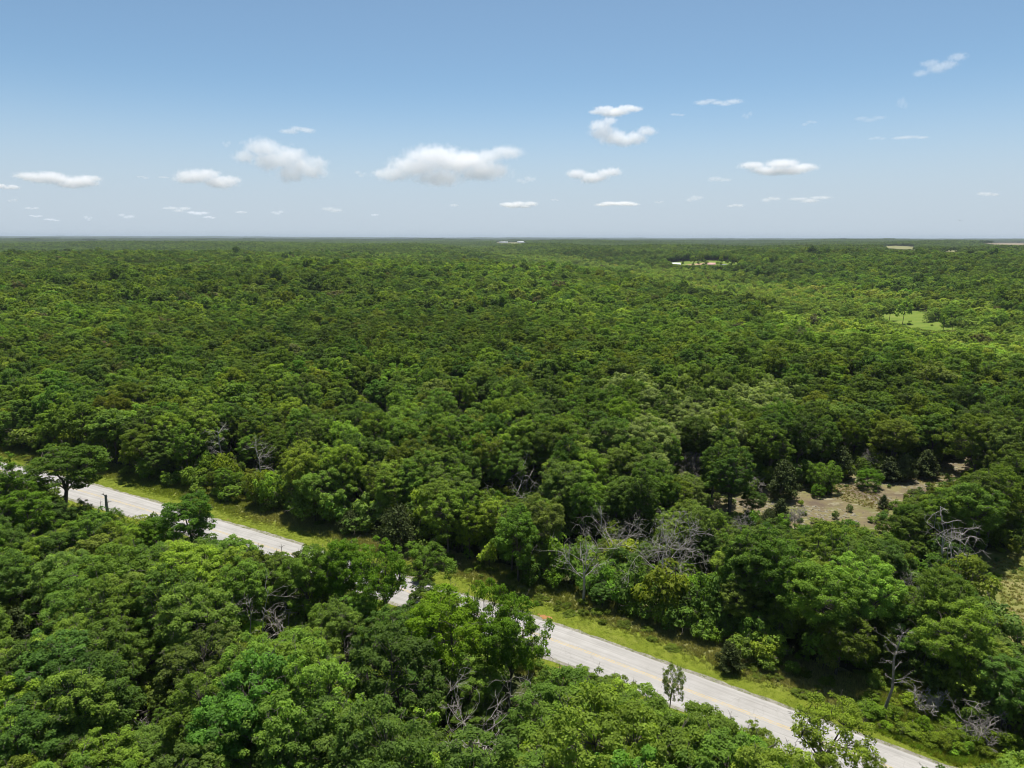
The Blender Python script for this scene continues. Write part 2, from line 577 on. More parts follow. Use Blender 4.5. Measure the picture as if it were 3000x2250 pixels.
# ------------------------------------------------------------------ clearings: outlines read from the photograph, put on the land
PX = {}
PX['glade'] = [(2060, 1470), (2075, 1448), (2140, 1452), (2190, 1462), (2235, 1440), (2330, 1420), (2420, 1395), (2560, 1402), (2690, 1385), (2745, 1358), (2810, 1340), (2850, 1346), (2830, 1376), (2760, 1412), (2690, 1440), (2620, 1462), (2595, 1500), (2565, 1565), (2520, 1545), (2440, 1520), (2330, 1545), (2290, 1510)]
PX['clearing'] = [(2892, 1650), (2950, 1632), (3060, 1600), (3500, 1620), (3500, 2100), (3060, 1960), (2985, 1900), (2950, 1800), (2925, 1740), (2905, 1690)]
PX['brush'] = [(2560, 2010), (2600, 1925), (2650, 1935), (2690, 1990), (2760, 2050), (2860, 2130), (2990, 2245), (2800, 2245), (2560, 2140)]
PX['meadow'] = [(2540, 930), (2560, 915), (2600, 908), (2710, 910), (2765, 945), (2850, 962), (2830, 972), (2760, 970), (2690, 962), (2610, 948)]
PX['yard'] = [(1950, 771), (2000, 767), (2075, 764), (2170, 770), (2150, 779), (2070, 781), (2000, 780), (1955, 780)]
PX['field_a'] = [(2578, 722), (2640, 722), (2684, 725), (2683, 731), (2650, 731), (2600, 727)]
PX['field_b'] = [(2868, 710), (3010, 710), (3010, 719), (2910, 717)]
PX['field_c'] = [(2752, 733), (2815, 732), (2815, 738), (2765, 738)]
PX['field_d'] = [(1452, 708), (1490, 708), (1543, 709), (1543, 713), (1452, 712.5)]
# stretches of road and verge that nothing stands in front of
SEE = [
    [(-40, 1300), (60, 1322), (95, 1340), (85, 1372), (-40, 1368)],
    [(205, 1442), (285, 1428), (345, 1438), (440, 1455), (540, 1468), (528, 1500), (524, 1524), (430, 1512), (300, 1483), (207, 1460)],
    [(636, 1508), (760, 1512), (850, 1548), (960, 1582), (940, 1592), (842, 1584), (828, 1592), (775, 1602), (720, 1566), (640, 1543)],
    [(1345, 1690), (1395, 1652), (1480, 1684), (1560, 1738), (1640, 1772), (1790, 1800), (1960, 1880), (2100, 1950), (2200, 2010), (2300, 2060), (2235, 2062), (2225, 2120), (2120, 2092), (2000, 2045), (1985, 2000), (1900, 1985), (1870, 1988), (1780, 1962), (1600, 1918), (1574, 1880), (1572, 1812), (1470, 1765), (1380, 1712)],
    [(1600, 1925), (1672, 1940), (1660, 1960), (1590, 1950)],
    [(2548, 2182), (2620, 2195), (2770, 2255), (2640, 2300), (2560, 2260)],
    [(2540, 2125), (2600, 2100), (2720, 2150), (2800, 2220), (2900, 2260), (2790, 2255), (2560, 2175)],
    [(1395, 1655), (1450, 1668), (1440, 1700), (1390, 1690)],
]
WORLD_POLY = {}
for k, p in PX.items():
    WORLD_POLY[k] = np.array([unproject(a, b) for a, b in p])
CLEARED = dict(WORLD_POLY)


def expand(P, f):
    c = P.mean(0)
    return c + (P - c) * f


def expand_m(P, m):
    c = P.mean(0)
    d = P - c
    return c + d * (1 + m / np.maximum(np.linalg.norm(d, axis=1, keepdims=True), 1))


def patch(name, P, cell, off, mat, label, wob):
    lo, hi = P.min(0) - cell * 2, P.max(0) + cell * 2
    xs = np.arange(lo[0], hi[0], cell); ys = np.arange(lo[1], hi[1], cell)
    X, Y = np.meshgrid(xs, ys, indexing='ij')
    cxm, cym = X[:-1, :-1] + cell / 2, Y[:-1, :-1] + cell / 2
    wx = cxm + wob * vnoise(cxm / wob * 0.5, cym / wob * 0.5, 1); wy = cym + wob * vnoise(cym / wob * 0.5, cxm / wob * 0.5, 4)
    ins = inside(wx, wy, P)
    a, b = np.nonzero(ins)
    if not len(a):
        return None
    n2 = Y.shape[1]
    F = np.stack([a * n2 + b, (a + 1) * n2 + b, (a + 1) * n2 + b + 1, a * n2 + b + 1], 1)
    used, inv = np.unique(F, return_inverse=True)
    XV, YV = X.ravel()[used], Y.ravel()[used]
    V = np.stack([XV, YV, height(XV, YV) + off], 1)
    o = link(bpy.data.objects.new(name, mesh_np(name, V, inv.reshape(-1, 4), [mat])))
    tag(o, label, kind='structure')
    return o


patch('rocky_glade', expand_m(WORLD_POLY['glade'], 5), 0.8, 0.06, M['glade'], 'open glade of brown lichen spotted bedrock and thin dry grass', 2.0)
patch('grass_clearing', expand_m(WORLD_POLY['clearing'], 4), 1.0, 0.06, M['clearing'], 'dry grass clearing beside the big dark oaks', 2.0)
patch('weedy_opening', expand_m(WORLD_POLY['brush'], 3), 0.8, 0.04, M['brush'], 'weedy bright green opening around the thin leaning dead tree', 1.5)
patch('meadow', expand_m(WORLD_POLY['meadow'], 25), 6.0, 0.45, M['meadow'], 'open green meadow among the pale trees in the valley', 17.0)
patch('farm_yard', expand_m(WORLD_POLY['yard'], 8), 5.0, 0.5, M['meadow'], 'grass yard around the farm buildings on the far slope', 8.0)
patch('dirt_drive', np.array([unproject(*p) for p in [(2006, 777), (2060, 771), (2075, 772), (2050, 778), (2090, 781), (2030, 782)]]), 2.5, 0.9, M['dirt'], 'tan dirt drive between the farm buildings on the far slope', 4.0)
fields = [('field_a', 'field', 'pale hay field between tree lines beyond the wooded hill'), ('field_b', 'ploughed', 'wide tan field under the dark tree line at the horizon'),
          ('field_c', 'field', 'small pale field behind a row of round trees'), ('field_d', 'field', 'pale fields around the long white barns at the horizon')]
for k, m, lab in fields:
    patch('field', expand_m(WORLD_POLY[k], 60), 35.0, 1.2, M[m], lab, 40.0)
r1 = np.array([unproject(*p) for p in [(1590, 1962), (1632, 1955), (1672, 1972), (1660, 2000), (1605, 1995)]])
patch('bare_soil', r1, 0.4, 0.07, M['redsoil'], 'patch of bare orange soil beside the road across from the glade', 0.8)
r2 = np.array([unproject(*p) for p in [(1575, 1800), (1615, 1806), (1618, 1815), (1580, 1812)]])
patch('bare_soil', r2, 0.3, 0.075, M['redsoil'], 'small bare orange soil scrape in the wide mown verge', 0.5)

# ------------------------------------------------------------------ branches and leaves


class Tubes:
    def __init__(self, sides=5):
        self.V, self.F, self.n, self.k = [], [], 0, sides

    def path(self, pts, radii, sides=None):
        k = sides or self.k
        pts = np.asarray(pts, float); radii = np.asarray(radii, float)
        t = np.gradient(pts, axis=0)
        t /= np.maximum(np.linalg.norm(t, axis=1), 1e-9)[:, None]
        ref = np.where(np.abs(t[:, 2:3]) > 0.9, np.array([[1.0, 0, 0]]), np.array([[0, 0, 1.0]]))
        u = np.cross(t, ref); u /= np.linalg.norm(u, axis=1)[:, None]
        v = np.cross(t, u)
        a = np.arange(k) * 2 * math.pi / k
        ring = pts[:, None] + radii[:, None, None] * (np.cos(a)[None, :, None] * u[:, None] + np.sin(a)[None, :, None] * v[:, None])
        m = len(pts)
        i, j = np.meshgrid(np.arange(m - 1), np.arange(k), indexing='ij')
        f = np.stack([i * k + j, i * k + (j + 1) % k, (i + 1) * k + (j + 1) % k, (i + 1) * k + j], -1).reshape(-1, 4)
        self.V.append(ring.reshape(-1, 3)); self.F.append(f + self.n); self.n += m * k

    def arrays(self):
        if not self.V:
            return np.zeros((0, 3)), np.zeros((0, 4), int)
        return np.concatenate(self.V), np.concatenate(self.F)


def unit(v):
    return v / np.maximum(np.linalg.norm(v, axis=-1, keepdims=True), 1e-9)


def leaf_quads(C, N, size, r):
    """rhombic leaf sprays at C with normals N"""
    n = len(C)
    t = unit(np.cross(N, unit(r.normal(size=(n, 3)))))
    b = np.cross(N, t)
    s = size * r.uniform(0.65, 1.35, (n, 1))
    w = s * r.uniform(0.5, 0.8, (n, 1))
    fold = N * s * 0.18
    V = np.stack([C + t * s, C + b * w + fold, C - t * s, C - b * w + fold], 1).reshape(-1, 3)
    F = np.arange(n * 4).reshape(-1, 4)
    return V, F


def curve_pts(a, b, r, n=5, sag=0.12):
    a, b = np.asarray(a, float), np.asarray(b, float)
    t = np.linspace(0, 1, n)[:, None]
    L = np.linalg.norm(b - a)
    p = a + (b - a) * t
    w = r.normal(size=(n, 3)) * L * sag * 0.5
    w[0] = 0; w[-1] = 0
    p = p + w + np.array([0, 0, L * sag]) * np.sin(t * math.pi)
    return p


def broadleaf(seed, H=14.0, R=4.4, base=0.30, nclump=160, cr=(0.45, 0.88), per=165, leaf=0.122, sides=5, twigs=34, flat=0.62, open_=0.0, limbs=7, low=-.62):
    """trunk arrays, leaf arrays and per-leaf value of one round-crowned deciduous tree"""
    r = np.random.default_rng(seed)
    tb = Tubes(sides)
    th = H * r.uniform(0.42, 0.52)
    lean = r.normal(size=2) * 0.35
    tp = np.array([[0, 0, -0.4], [lean[0] * .2, lean[1] * .2, th * .35], [lean[0] * .6, lean[1] * .6, th * .7], [lean[0], lean[1], th], [lean[0] * 1.6 + r.normal() * .3, lean[1] * 1.6 + r.normal() * .3, H * 0.80]])
    tr = H * 0.0165
    tb.path(tp, [tr * 1.35, tr, tr * .86, tr * .72, tr * .2], sides + 1)
    cz = H * (0.5 + base * 0.42)
    az = H - cz
    lobes = unit(r.normal(size=(15, 3)) * np.array([1, 1, 0.8]) + np.array([0, 0, 0.35]))
    la = r.uniform(0.10, 0.60, 15)
    # clump centres over an uneven dome
    D = []
    while len(D) < nclump:
        d = unit(r.normal(size=3))
        if d[2] < low or (d[2] < -0.1 and r.random() < 0.35):
            continue
        if D and np.max(np.array(D) @ d) > math.cos(0.95 / math.sqrt(nclump) * 1.75) and r.random() < 0.8:
            continue
        D.append(d)
    D = np.array(D)
    k = np.clip((D @ lobes.T - 0.70) / 0.30, 0, 1) ** 0.9
    rf = 0.60 + (k * la).max(1) + r.normal(size=nclump) * 0.085
    inner = r.random(nclump) < 0.16
    rf = np.where(inner, rf * r.uniform(0.5, 0.8, nclump), rf)
    low = np.where(D[:, 2] < 0, 0.85, 1.0)
    C = np.stack([D[:, 0] * R * rf, D[:, 1] * R * rf, cz + D[:, 2] * az * rf * low], 1)
    C[:, :2] += lean
    rad = r.uniform(cr[0], cr[1], nclump)
    if open_ > 0:
        keep = r.random(nclump) > open_
        C, rad, D = C[keep], rad[keep], D[keep]
    # limbs and twigs to the clumps
    lt = []
    for q_ in range(limbs):
        a0 = 2 * math.pi * q_ / limbs + r.normal() * 0.3
        e = np.array([math.cos(a0) * R * r.uniform(.45, .7), math.sin(a0) * R * r.uniform(.45, .7), cz + az * r.uniform(-.1, .5)])
        s0 = np.array([lean[0] * .6, lean[1] * .6, th * r.uniform(.62, 1.0)])
        p = curve_pts(s0, e, r, 6, 0.12)
        tb.path(p, np.linspace(tr * .52, tr * .16, 6), max(4, sides - 1))
        lt.append(p[2:])
    L = np.concatenate(lt + [tp[3:]])
    for i_ in range(len(C)):
        dd = np.linalg.norm(L - C[i_], axis=1) + 0.8 * np.maximum(L[:, 2] - C[i_][2], 0)
        s0 = L[dd.argmin()]
        if np.linalg.norm(s0 - C[i_]) > 0.3:
            tb.path(curve_pts(s0, C[i_] + np.array([0, 0, -.1]), r, 4, 0.1), np.linspace(tr * .17, tr * .05, 4), 3)
    for _ in range(twigs):                       # bare twigs poking through the leaves
        i_ = r.integers(len(C))
        d = unit(D[i_] + r.normal(size=3) * .5 + np.array([0, 0, .25]))
        a = C[i_]
        b = a + d * rad[i_] * r.uniform(1.3, 2.4)
        tb.path(curve_pts(a, b, r, 4, 0.1), [0.035, 0.03, 0.022, 0.01], 3)
        for _q in range(2):
            e_ = a + (b - a) * r.uniform(.5, .8)
            tb.path(curve_pts(e_, e_ + unit(d + r.normal(size=3) * .7) * rad[i_] * .7, r, 3, 0.1), [0.022, 0.018, 0.008], 3)
    # leaves
    cnt = np.maximum((per * (rad / np.mean(cr)) ** 2).astype(int), 6)
    idx = np.repeat(np.arange(len(C)), cnt)
    m = len(idx)
    out = unit(C - np.array([lean[0], lean[1], cz - az * .3]))
    u = unit(r.normal(size=(m, 3)) + 0.45 * out[idx] + np.array([0, 0, 0.45]))
    lump = 1 + 0.22 * np.sin(u[:, 0] * 5 + idx) * np.sin(u[:, 1] * 5 + 2 * idx) + 0.12 * np.sin(u[:, 2] * 9 + idx)
    P = C[idx] + u * (rad[idx] * lump * r.uniform(0.62, 1.06, m) ** 0.8)[:, None] * np.array([1, 1, flat])
    N = unit(u * 0.75 + np.array([0, 0, 0.55]) + r.normal(size=(m, 3)) * 0.42)
    V, F = leaf_quads(P, N, leaf, r)
    cv = r.uniform(0.25, 0.75, len(C))
    lv = np.clip(cv[idx] + r.normal(size=m) * 0.17, 0, 1)
    return tb.arrays(), (V, F), lv


def cedar(seed, H=7.0, R=2.0, n=6500, leaf=0.13, sides=4, taper=0.75, base=0.06):
    r = np.random.default_rng(seed)
    tb = Tubes(sides)
    tb.path([[0, 0, -.3], [0, 0, H * .5], [0.05, 0.03, H * .97]], [H * .016, H * .010, H * .002], sides + 1)
    nb = 110
    hz = base + (0.97 - base) * (np.arange(nb) + .5) / nb
    az = np.arange(nb) * 2.39996 + r.normal(size=nb) * .3
    prof = R * np.minimum(1.0, (hz + 0.05) / 0.22) * (1 - hz) ** taper * 1.25 * r.uniform(0.72, 1.2, nb) + 0.12
    tips = np.stack([np.cos(az) * prof, np.sin(az) * prof, H * hz + 0.25 * prof], 1)
    root = np.stack([np.zeros(nb), np.zeros(nb), H * hz - 0.1], 1)
    for i_ in range(0, nb, 2):
        tb.path([root[i_], 0.5 * (root[i_] + tips[i_]), tips[i_]], [0.035, 0.022, 0.008], 3)
    w = prof / prof.sum()
    idx = r.choice(nb, n, p=w)
    t = r.uniform(0.25, 1.0, n) ** 0.6
    P = root[idx] + (tips[idx] - root[idx]) * t[:, None] + r.normal(size=(n, 3)) * np.array([.20, .20, .16]) * (R / 2.0)
    N = unit(np.stack([np.cos(az[idx]), np.sin(az[idx]), np.full(n, .7)], 1) + r.normal(size=(n, 3)) * .55)
    V, F = leaf_quads(P, N, leaf, r)
    lv = np.clip(r.uniform(.2, .8, nb)[idx] + r.normal(size=n) * .15, 0, 1)
    return tb.arrays(), (V, F), lv


def set_leafv(me, lv, first=0):
    at = me.attributes.new('leafv', 'FLOAT', 'FACE')
    full = np.zeros(len(me.polygons), np.float32)
    full[first:first + len(lv)] = lv
    at.data.foreach_set('value', full)


def two_meshes(name, data, barkm, leafm):
    (tv, tf), (lv_, lf), val = data
    a = mesh_np(name + '_trunk', tv, tf, [barkm], smooth_faces=True)
    b = mesh_np(name + '_crown', lv_, lf, [leafm])
    set_leafv(b, val)
    return a, b


def one_mesh(name, data, barkm, leafm):
    (tv, tf), (lv_, lf), val = data
    V = np.concatenate([tv, lv_]); F = np.concatenate([tf, lf + len(tv)])
    me = mesh_np(name, V, F, [barkm, leafm], mi=np.concatenate([np.zeros(len(tf)), np.ones(len(lf))]))
    set_leafv(me, val, len(tf))
    return me


# prototypes
OAK = []            # detailed, (trunk mesh, crown mesh)
specs = [dict(H=14, R=4.6, nclump=170), dict(H=15, R=4.2, nclump=160, base=.25), dict(H=13, R=4.9, nclump=180, base=.34), dict(H=14, R=4.0, nclump=150, base=.22),
         dict(H=14, R=4.4, nclump=190, cr=(.36, .70), per=125), dict(H=13.5, R=4.7, nclump=130, cr=(.6, 1.0), per=205, flat=.55), dict(H=15, R=3.7, nclump=140, base=.2), dict(H=12.5, R=4.3, nclump=150, base=.36, open_=.14, twigs=60)]
PROTO_H = []
for i_, s in enumerate(specs):
    OAK.append(two_meshes('oak%d' % i_, broadleaf(100 + i_, **s), M['bark'], M['leaf']))
    PROTO_H.append(s['H'])
SPARSE = two_meshes('sparse', broadleaf(140, H=13, R=4.6, nclump=105, cr=(.45, .9), per=115, open_=.10, twigs=40, base=.36), M['darkbark'], M['leaf'])
BUSHY = two_meshes('bushy', broadleaf(150, H=9, R=4.2, nclump=150, base=-.32, cr=(.5, .95), per=110, twigs=14, low=-.95), M['bark'], M['leaf'])
CEDAR = [two_meshes('cedar%d' % i_, cedar(200 + i_, **s), M['darkbark'], M['needle']) for i_, s in enumerate([dict(H=7, R=2.2), dict(H=7, R=1.7, taper=.9), dict(H=6, R=2.5, taper=.55)])]

proto_col = bpy.data.collections.new('woodland_sources')
PROTO = []


def add_proto(me):
    o = bpy.data.objects.new('source_%03d' % len(PROTO), me)
    proto_col.objects.link(o)
    PROTO.append(o)
    return len(PROTO) - 1


P0, P1, P2, P3, P4, PC, PB = [], [], [], [], [], [], []
for i_ in range(8):                                   # same trees as one mesh
    P0.append(add_proto(one_mesh('oak_full', broadleaf(100 + i_, **specs[i_]), M['bark'], M['leaf'])))
for i_ in range(6):
    P1.append(add_proto(one_mesh('oak_mid', broadleaf(300 + i_, H=14, R=4.5 + .12 * (i_ - 3), nclump=90, cr=(.6, 1.15), per=60, leaf=.25, sides=3, twigs=10, limbs=5, base=.22 + .03 * i_), M['bark'], M['leaf'])))
for i_ in range(5):
    P2.append(add_proto(one_mesh('oak_low', broadleaf(340 + i_, H=14, R=4.7, nclump=44, cr=(.85, 1.6), per=26, leaf=.52, sides=3, twigs=0, limbs=4, base=.2 + .05 * i_), M['bark'], M['leaf'])))


def grove(seed, size, spacing, nclump, per, leaf, cr):
    """a small stand of far trees as one mesh"""
    r = np.random.default_rng(seed)
    V, val = [], []
    for gx in np.arange(-size / 2, size / 2, spacing):
        for gy in np.arange(-size / 2, size / 2, spacing):
            x, y = gx + r.uniform(0, spacing), gy + r.uniform(0, spacing)
            h = r.normal(13.5, 1.7); R = r.uniform(3.6, 5.4)
            n = nclump * per
            d = unit(r.normal(size=(nclump, 3)) + np.array([0, 0, .35]))
            c = np.array([x, y, h * .62]) + d * np.array([R, R, h * .38]) * .72
            idx = np.repeat(np.arange(nclump), per)
            u = unit(r.normal(size=(n, 3)) + np.array([0, 0, .4]))
            P = c[idx] + u * r.uniform(cr[0], cr[1], (n, 1)) * np.array([1, 1, .7])
            N = unit(u * .8 + np.array([0, 0, .5]) + r.normal(size=(n, 3)) * .35)
            v, f = leaf_quads(P, N, leaf, r)
            V.append(v)
            val.append(np.clip(r.uniform(.1, .9) + r.normal(size=n) * .12, 0, 1))
    V = np.concatenate(V)
    me = mesh_np('grove', V, np.arange(len(V)).reshape(-1, 4), [M['leaf']])
    set_leafv(me, np.concatenate(val))
    return me


for i_ in range(4):
    P3.append(add_proto(grove(400 + i_, 32, 7.4, 10, 9, 1.25, (1.0, 1.9))))
for i_ in range(3):
    P4.append(add_proto(grove(420 + i_, 110, 9.5, 5, 4, 2.6, (1.5, 2.6))))
for i_ in range(3):
    PC.append(add_proto(one_mesh('cedar_full', cedar(220 + i_, H=7, R=2.1, n=3500, leaf=.18, taper=(.75, .9, .6)[i_]), M['darkbark'], M['needle'])))
for i_ in range(4):
    PB.append(add_proto(one_mesh('bush', broadleaf(260 + i_, H=3.0, R=1.5, nclump=22, cr=(.4, .8), per=70, leaf=.14, sides=3, twigs=8, base=.1, limbs=5), M['bark'], M['leaf'])))

# ------------------------------------------------------------------ where trees stand


LEAF_GAIN = 2.0


def tint_for(x, y, r):
    """leaf colour of each tree: species patches, valley stand lighter and yellower"""
    n = len(x)
    dark = np.array([0.048, 0.083, 0.016]); mid = np.array([0.068, 0.112, 0.018]); yel = np.array([0.094, 0.139, 0.020]); gry = np.array([0.088, 0.126, 0.028]); oli = np.array([0.068, 0.098, 0.012])
    pick = r.random(n) + 0.16 * vnoise(x / 23.0, y / 23.0, 2)
    cls = np.digitize(pick, [0.24, 0.68, 0.90, 0.95])
    T = np.stack([dark, mid, yel, gry, oli])[cls]
    dv = poly_dist(x, y, VAL)
    inval = (dv < 95 * (1 + .35 * vnoise(x / 70, y / 70, 6))) & (np.hypot(x, y) > 270)
    vt = np.array([0.116, 0.168, 0.030])
    T = np.where((inval & (r.random(n) < .8))[:, None], vt * r.uniform(.8, 1.1, (n, 1)), T)
    T = T * (1 + .26 * vnoise(x / 61.0, y / 74.0, 4) + .20 * vnoise(x / 300.0, y / 410.0, 7))[:, None]
    bare = (r.random(n) < .010) & (np.hypot(x, y) > 210)
    T = np.where(bare[:, None], np.array([.070, .074, .036]), T)
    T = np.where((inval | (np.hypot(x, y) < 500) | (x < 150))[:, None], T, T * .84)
    T = T * r.uniform(0.76, 1.24, (n, 1)) * (1 + r.normal(size=(n, 3)) * np.array([.07, .03, .10]))
    return np.clip(T * LEAF_GAIN, 0.008, 0.4), cls, inval


def jittered(cell, xmin, xmax, ymin, ymax, jit, r):
    xs = np.arange(xmin, xmax, cell); ys = np.arange(ymin, ymax, cell * .92)
    X, Y = np.meshgrid(xs, ys)
    X = X + (np.arange(len(ys)) % 2)[:, None] * cell * .5
    X = X.ravel() + r.uniform(-jit, jit, X.size) * cell; Y = Y.ravel() + r.uniform(-jit, jit, Y.size) * cell
    return X, Y


EDGE_FAR, EDGE_NEAR = RW + 9.4, -(RW + 4.6)


def open_ground(x, y, grow=0.0):
    bad = np.zeros(len(x), bool)
    d = road_dist(x, y)
    wob = 1.8 * vnoise(x / 9.0, y / 9.0, 3)
    bad |= (d < EDGE_FAR + wob + grow) & (d > EDGE_NEAR + wob * .5 - grow)
    for k, P in CLEARED.items():
        bad |= inside(x, y, expand_m(P, {'glade': 1.5, 'clearing': 2, 'brush': 1.0, 'meadow': -7, 'yard': 6}.get(k, 40) + grow))
    return bad


ALLSEE = SEE + [PX[k] for k in PX if k not in ('yard', 'meadow')] + [[(2575, 922), (2620, 914), (2700, 916), (2745, 940), (2800, 958), (2740, 962), (2660, 950)]] + [[(1955, 768), (2075, 765), (2165, 770), (2150, 775), (2000, 776)]]


NEARLINE = [(-60, 1365), (80, 1400), (200, 1482), (300, 1500), (430, 1516), (520, 1532), (640, 1548), (720, 1575), (780, 1606), (840, 1592), (900, 1580), (1000, 1590), (1130, 1602), (1270, 1606), (1310, 1645), (1400, 1692), (1470, 1765), (1570, 1800), (1600, 1928), (1700, 1946), (1780, 1975), (1870, 1992), (2000, 2052), (2130, 2102), (2240, 2132), (2560, 2210), (2720, 2280), (2720, 1000), (-60, 1000)]


def blocks(x, y, z, h, R):
    """does a crown stand in front of a stretch that the photograph shows open?"""
    dist = np.maximum(np.hypot(x, y), 1)
    ex, ey = y / dist, -x / dist
    hit = np.zeros(len(x), bool)
    nearside = (road_dist(x, y) < 0)
    sees = [np.asarray(P, float) for P in ALLSEE]
    boxes = [(P.min(0), P.max(0)) for P in sees]
    line = np.asarray(NEARLINE, float)
    for f in (1.05, .98, .9, .82, .74, .66, .58, .5):
        wf = math.sqrt(max(0.02, 1 - ((f - .62) / .44) ** 2))
        for a in (-.95, -.6, -.25, .25, .6, .95):
            px, py = project(x + ex * a * wf * R, y + ey * a * wf * R, z + h * f)
            for P, (lo, hi) in zip(sees, boxes):
                m = (px > lo[0]) & (px < hi[0]) & (py > lo[1]) & (py < hi[1]) & ~hit
                if m.any():
                    hit[m] |= inside(px[m], py[m], P)
            m = nearside & ~hit
            if m.any():
                hit[m] |= inside(px[m], py[m], line)
    return hit


def prune(x, y, z, h, Rf, rng_):
    h = h.copy()
    keep = np.ones(len(x), bool)
    b = blocks(x, y, z, h, h * Rf)
    for s in (0.92, 0.91, 0.9, 0.88, 0.86, 0.84, 0.82):
        ii = np.nonzero(b)[0]
        if not len(ii):
            break
        h[ii] *= s
        b[ii] = blocks(x[ii], y[ii], z[ii], h[ii], h[ii] * Rf)
    keep &= ~b
    return h, keep


TREES = []           # x, y, h, proto class
x, y = jittered(4.6, -330, 330, 30, 470, .36, rng)
r_ = np.hypot(x, y)
a_ = np.degrees(np.arctan2(x, y))
k = (r_ > 34) & (r_ < 470) & (np.abs(a_) < np.where(r_ < 120, 62, 45)) & ~open_ground(x, y)
x, y = x[k], y[k]
z = height(x, y)
dr = road_dist(x, y)
h = np.clip(rng.normal(13.3, 1.8, len(x)), 8.5, 17.5)
h *= 1 + .13 * vnoise(x / 17.0, y / 15.0, 12)
h *= np.where(rng.random(len(x)) < .14, .66, 1)                       # understorey
h *= np.where((dr > 0) & (dr < EDGE_FAR + 5), rng.uniform(.78, 1.0, len(x)), 1)
h, kp = prune(x, y, z, h, .40, rng)
kp &= h > 3.6
x, y, z, h = x[kp], y[kp], z[kp], h[kp]
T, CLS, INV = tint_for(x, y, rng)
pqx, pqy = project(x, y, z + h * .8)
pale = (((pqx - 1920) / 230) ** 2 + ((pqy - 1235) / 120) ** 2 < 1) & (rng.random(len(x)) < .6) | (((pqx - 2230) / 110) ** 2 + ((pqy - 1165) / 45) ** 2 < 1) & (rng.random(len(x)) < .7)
T = np.where(pale[:, None], np.array([.118, .152, .052]) * LEAF_GAIN, T)      # paler leaf tint on many crowns in two clusters
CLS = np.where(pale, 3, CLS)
NEAR = dict(x=x, y=y, z=z, h=h, T=T, cls=CLS, inv=INV)

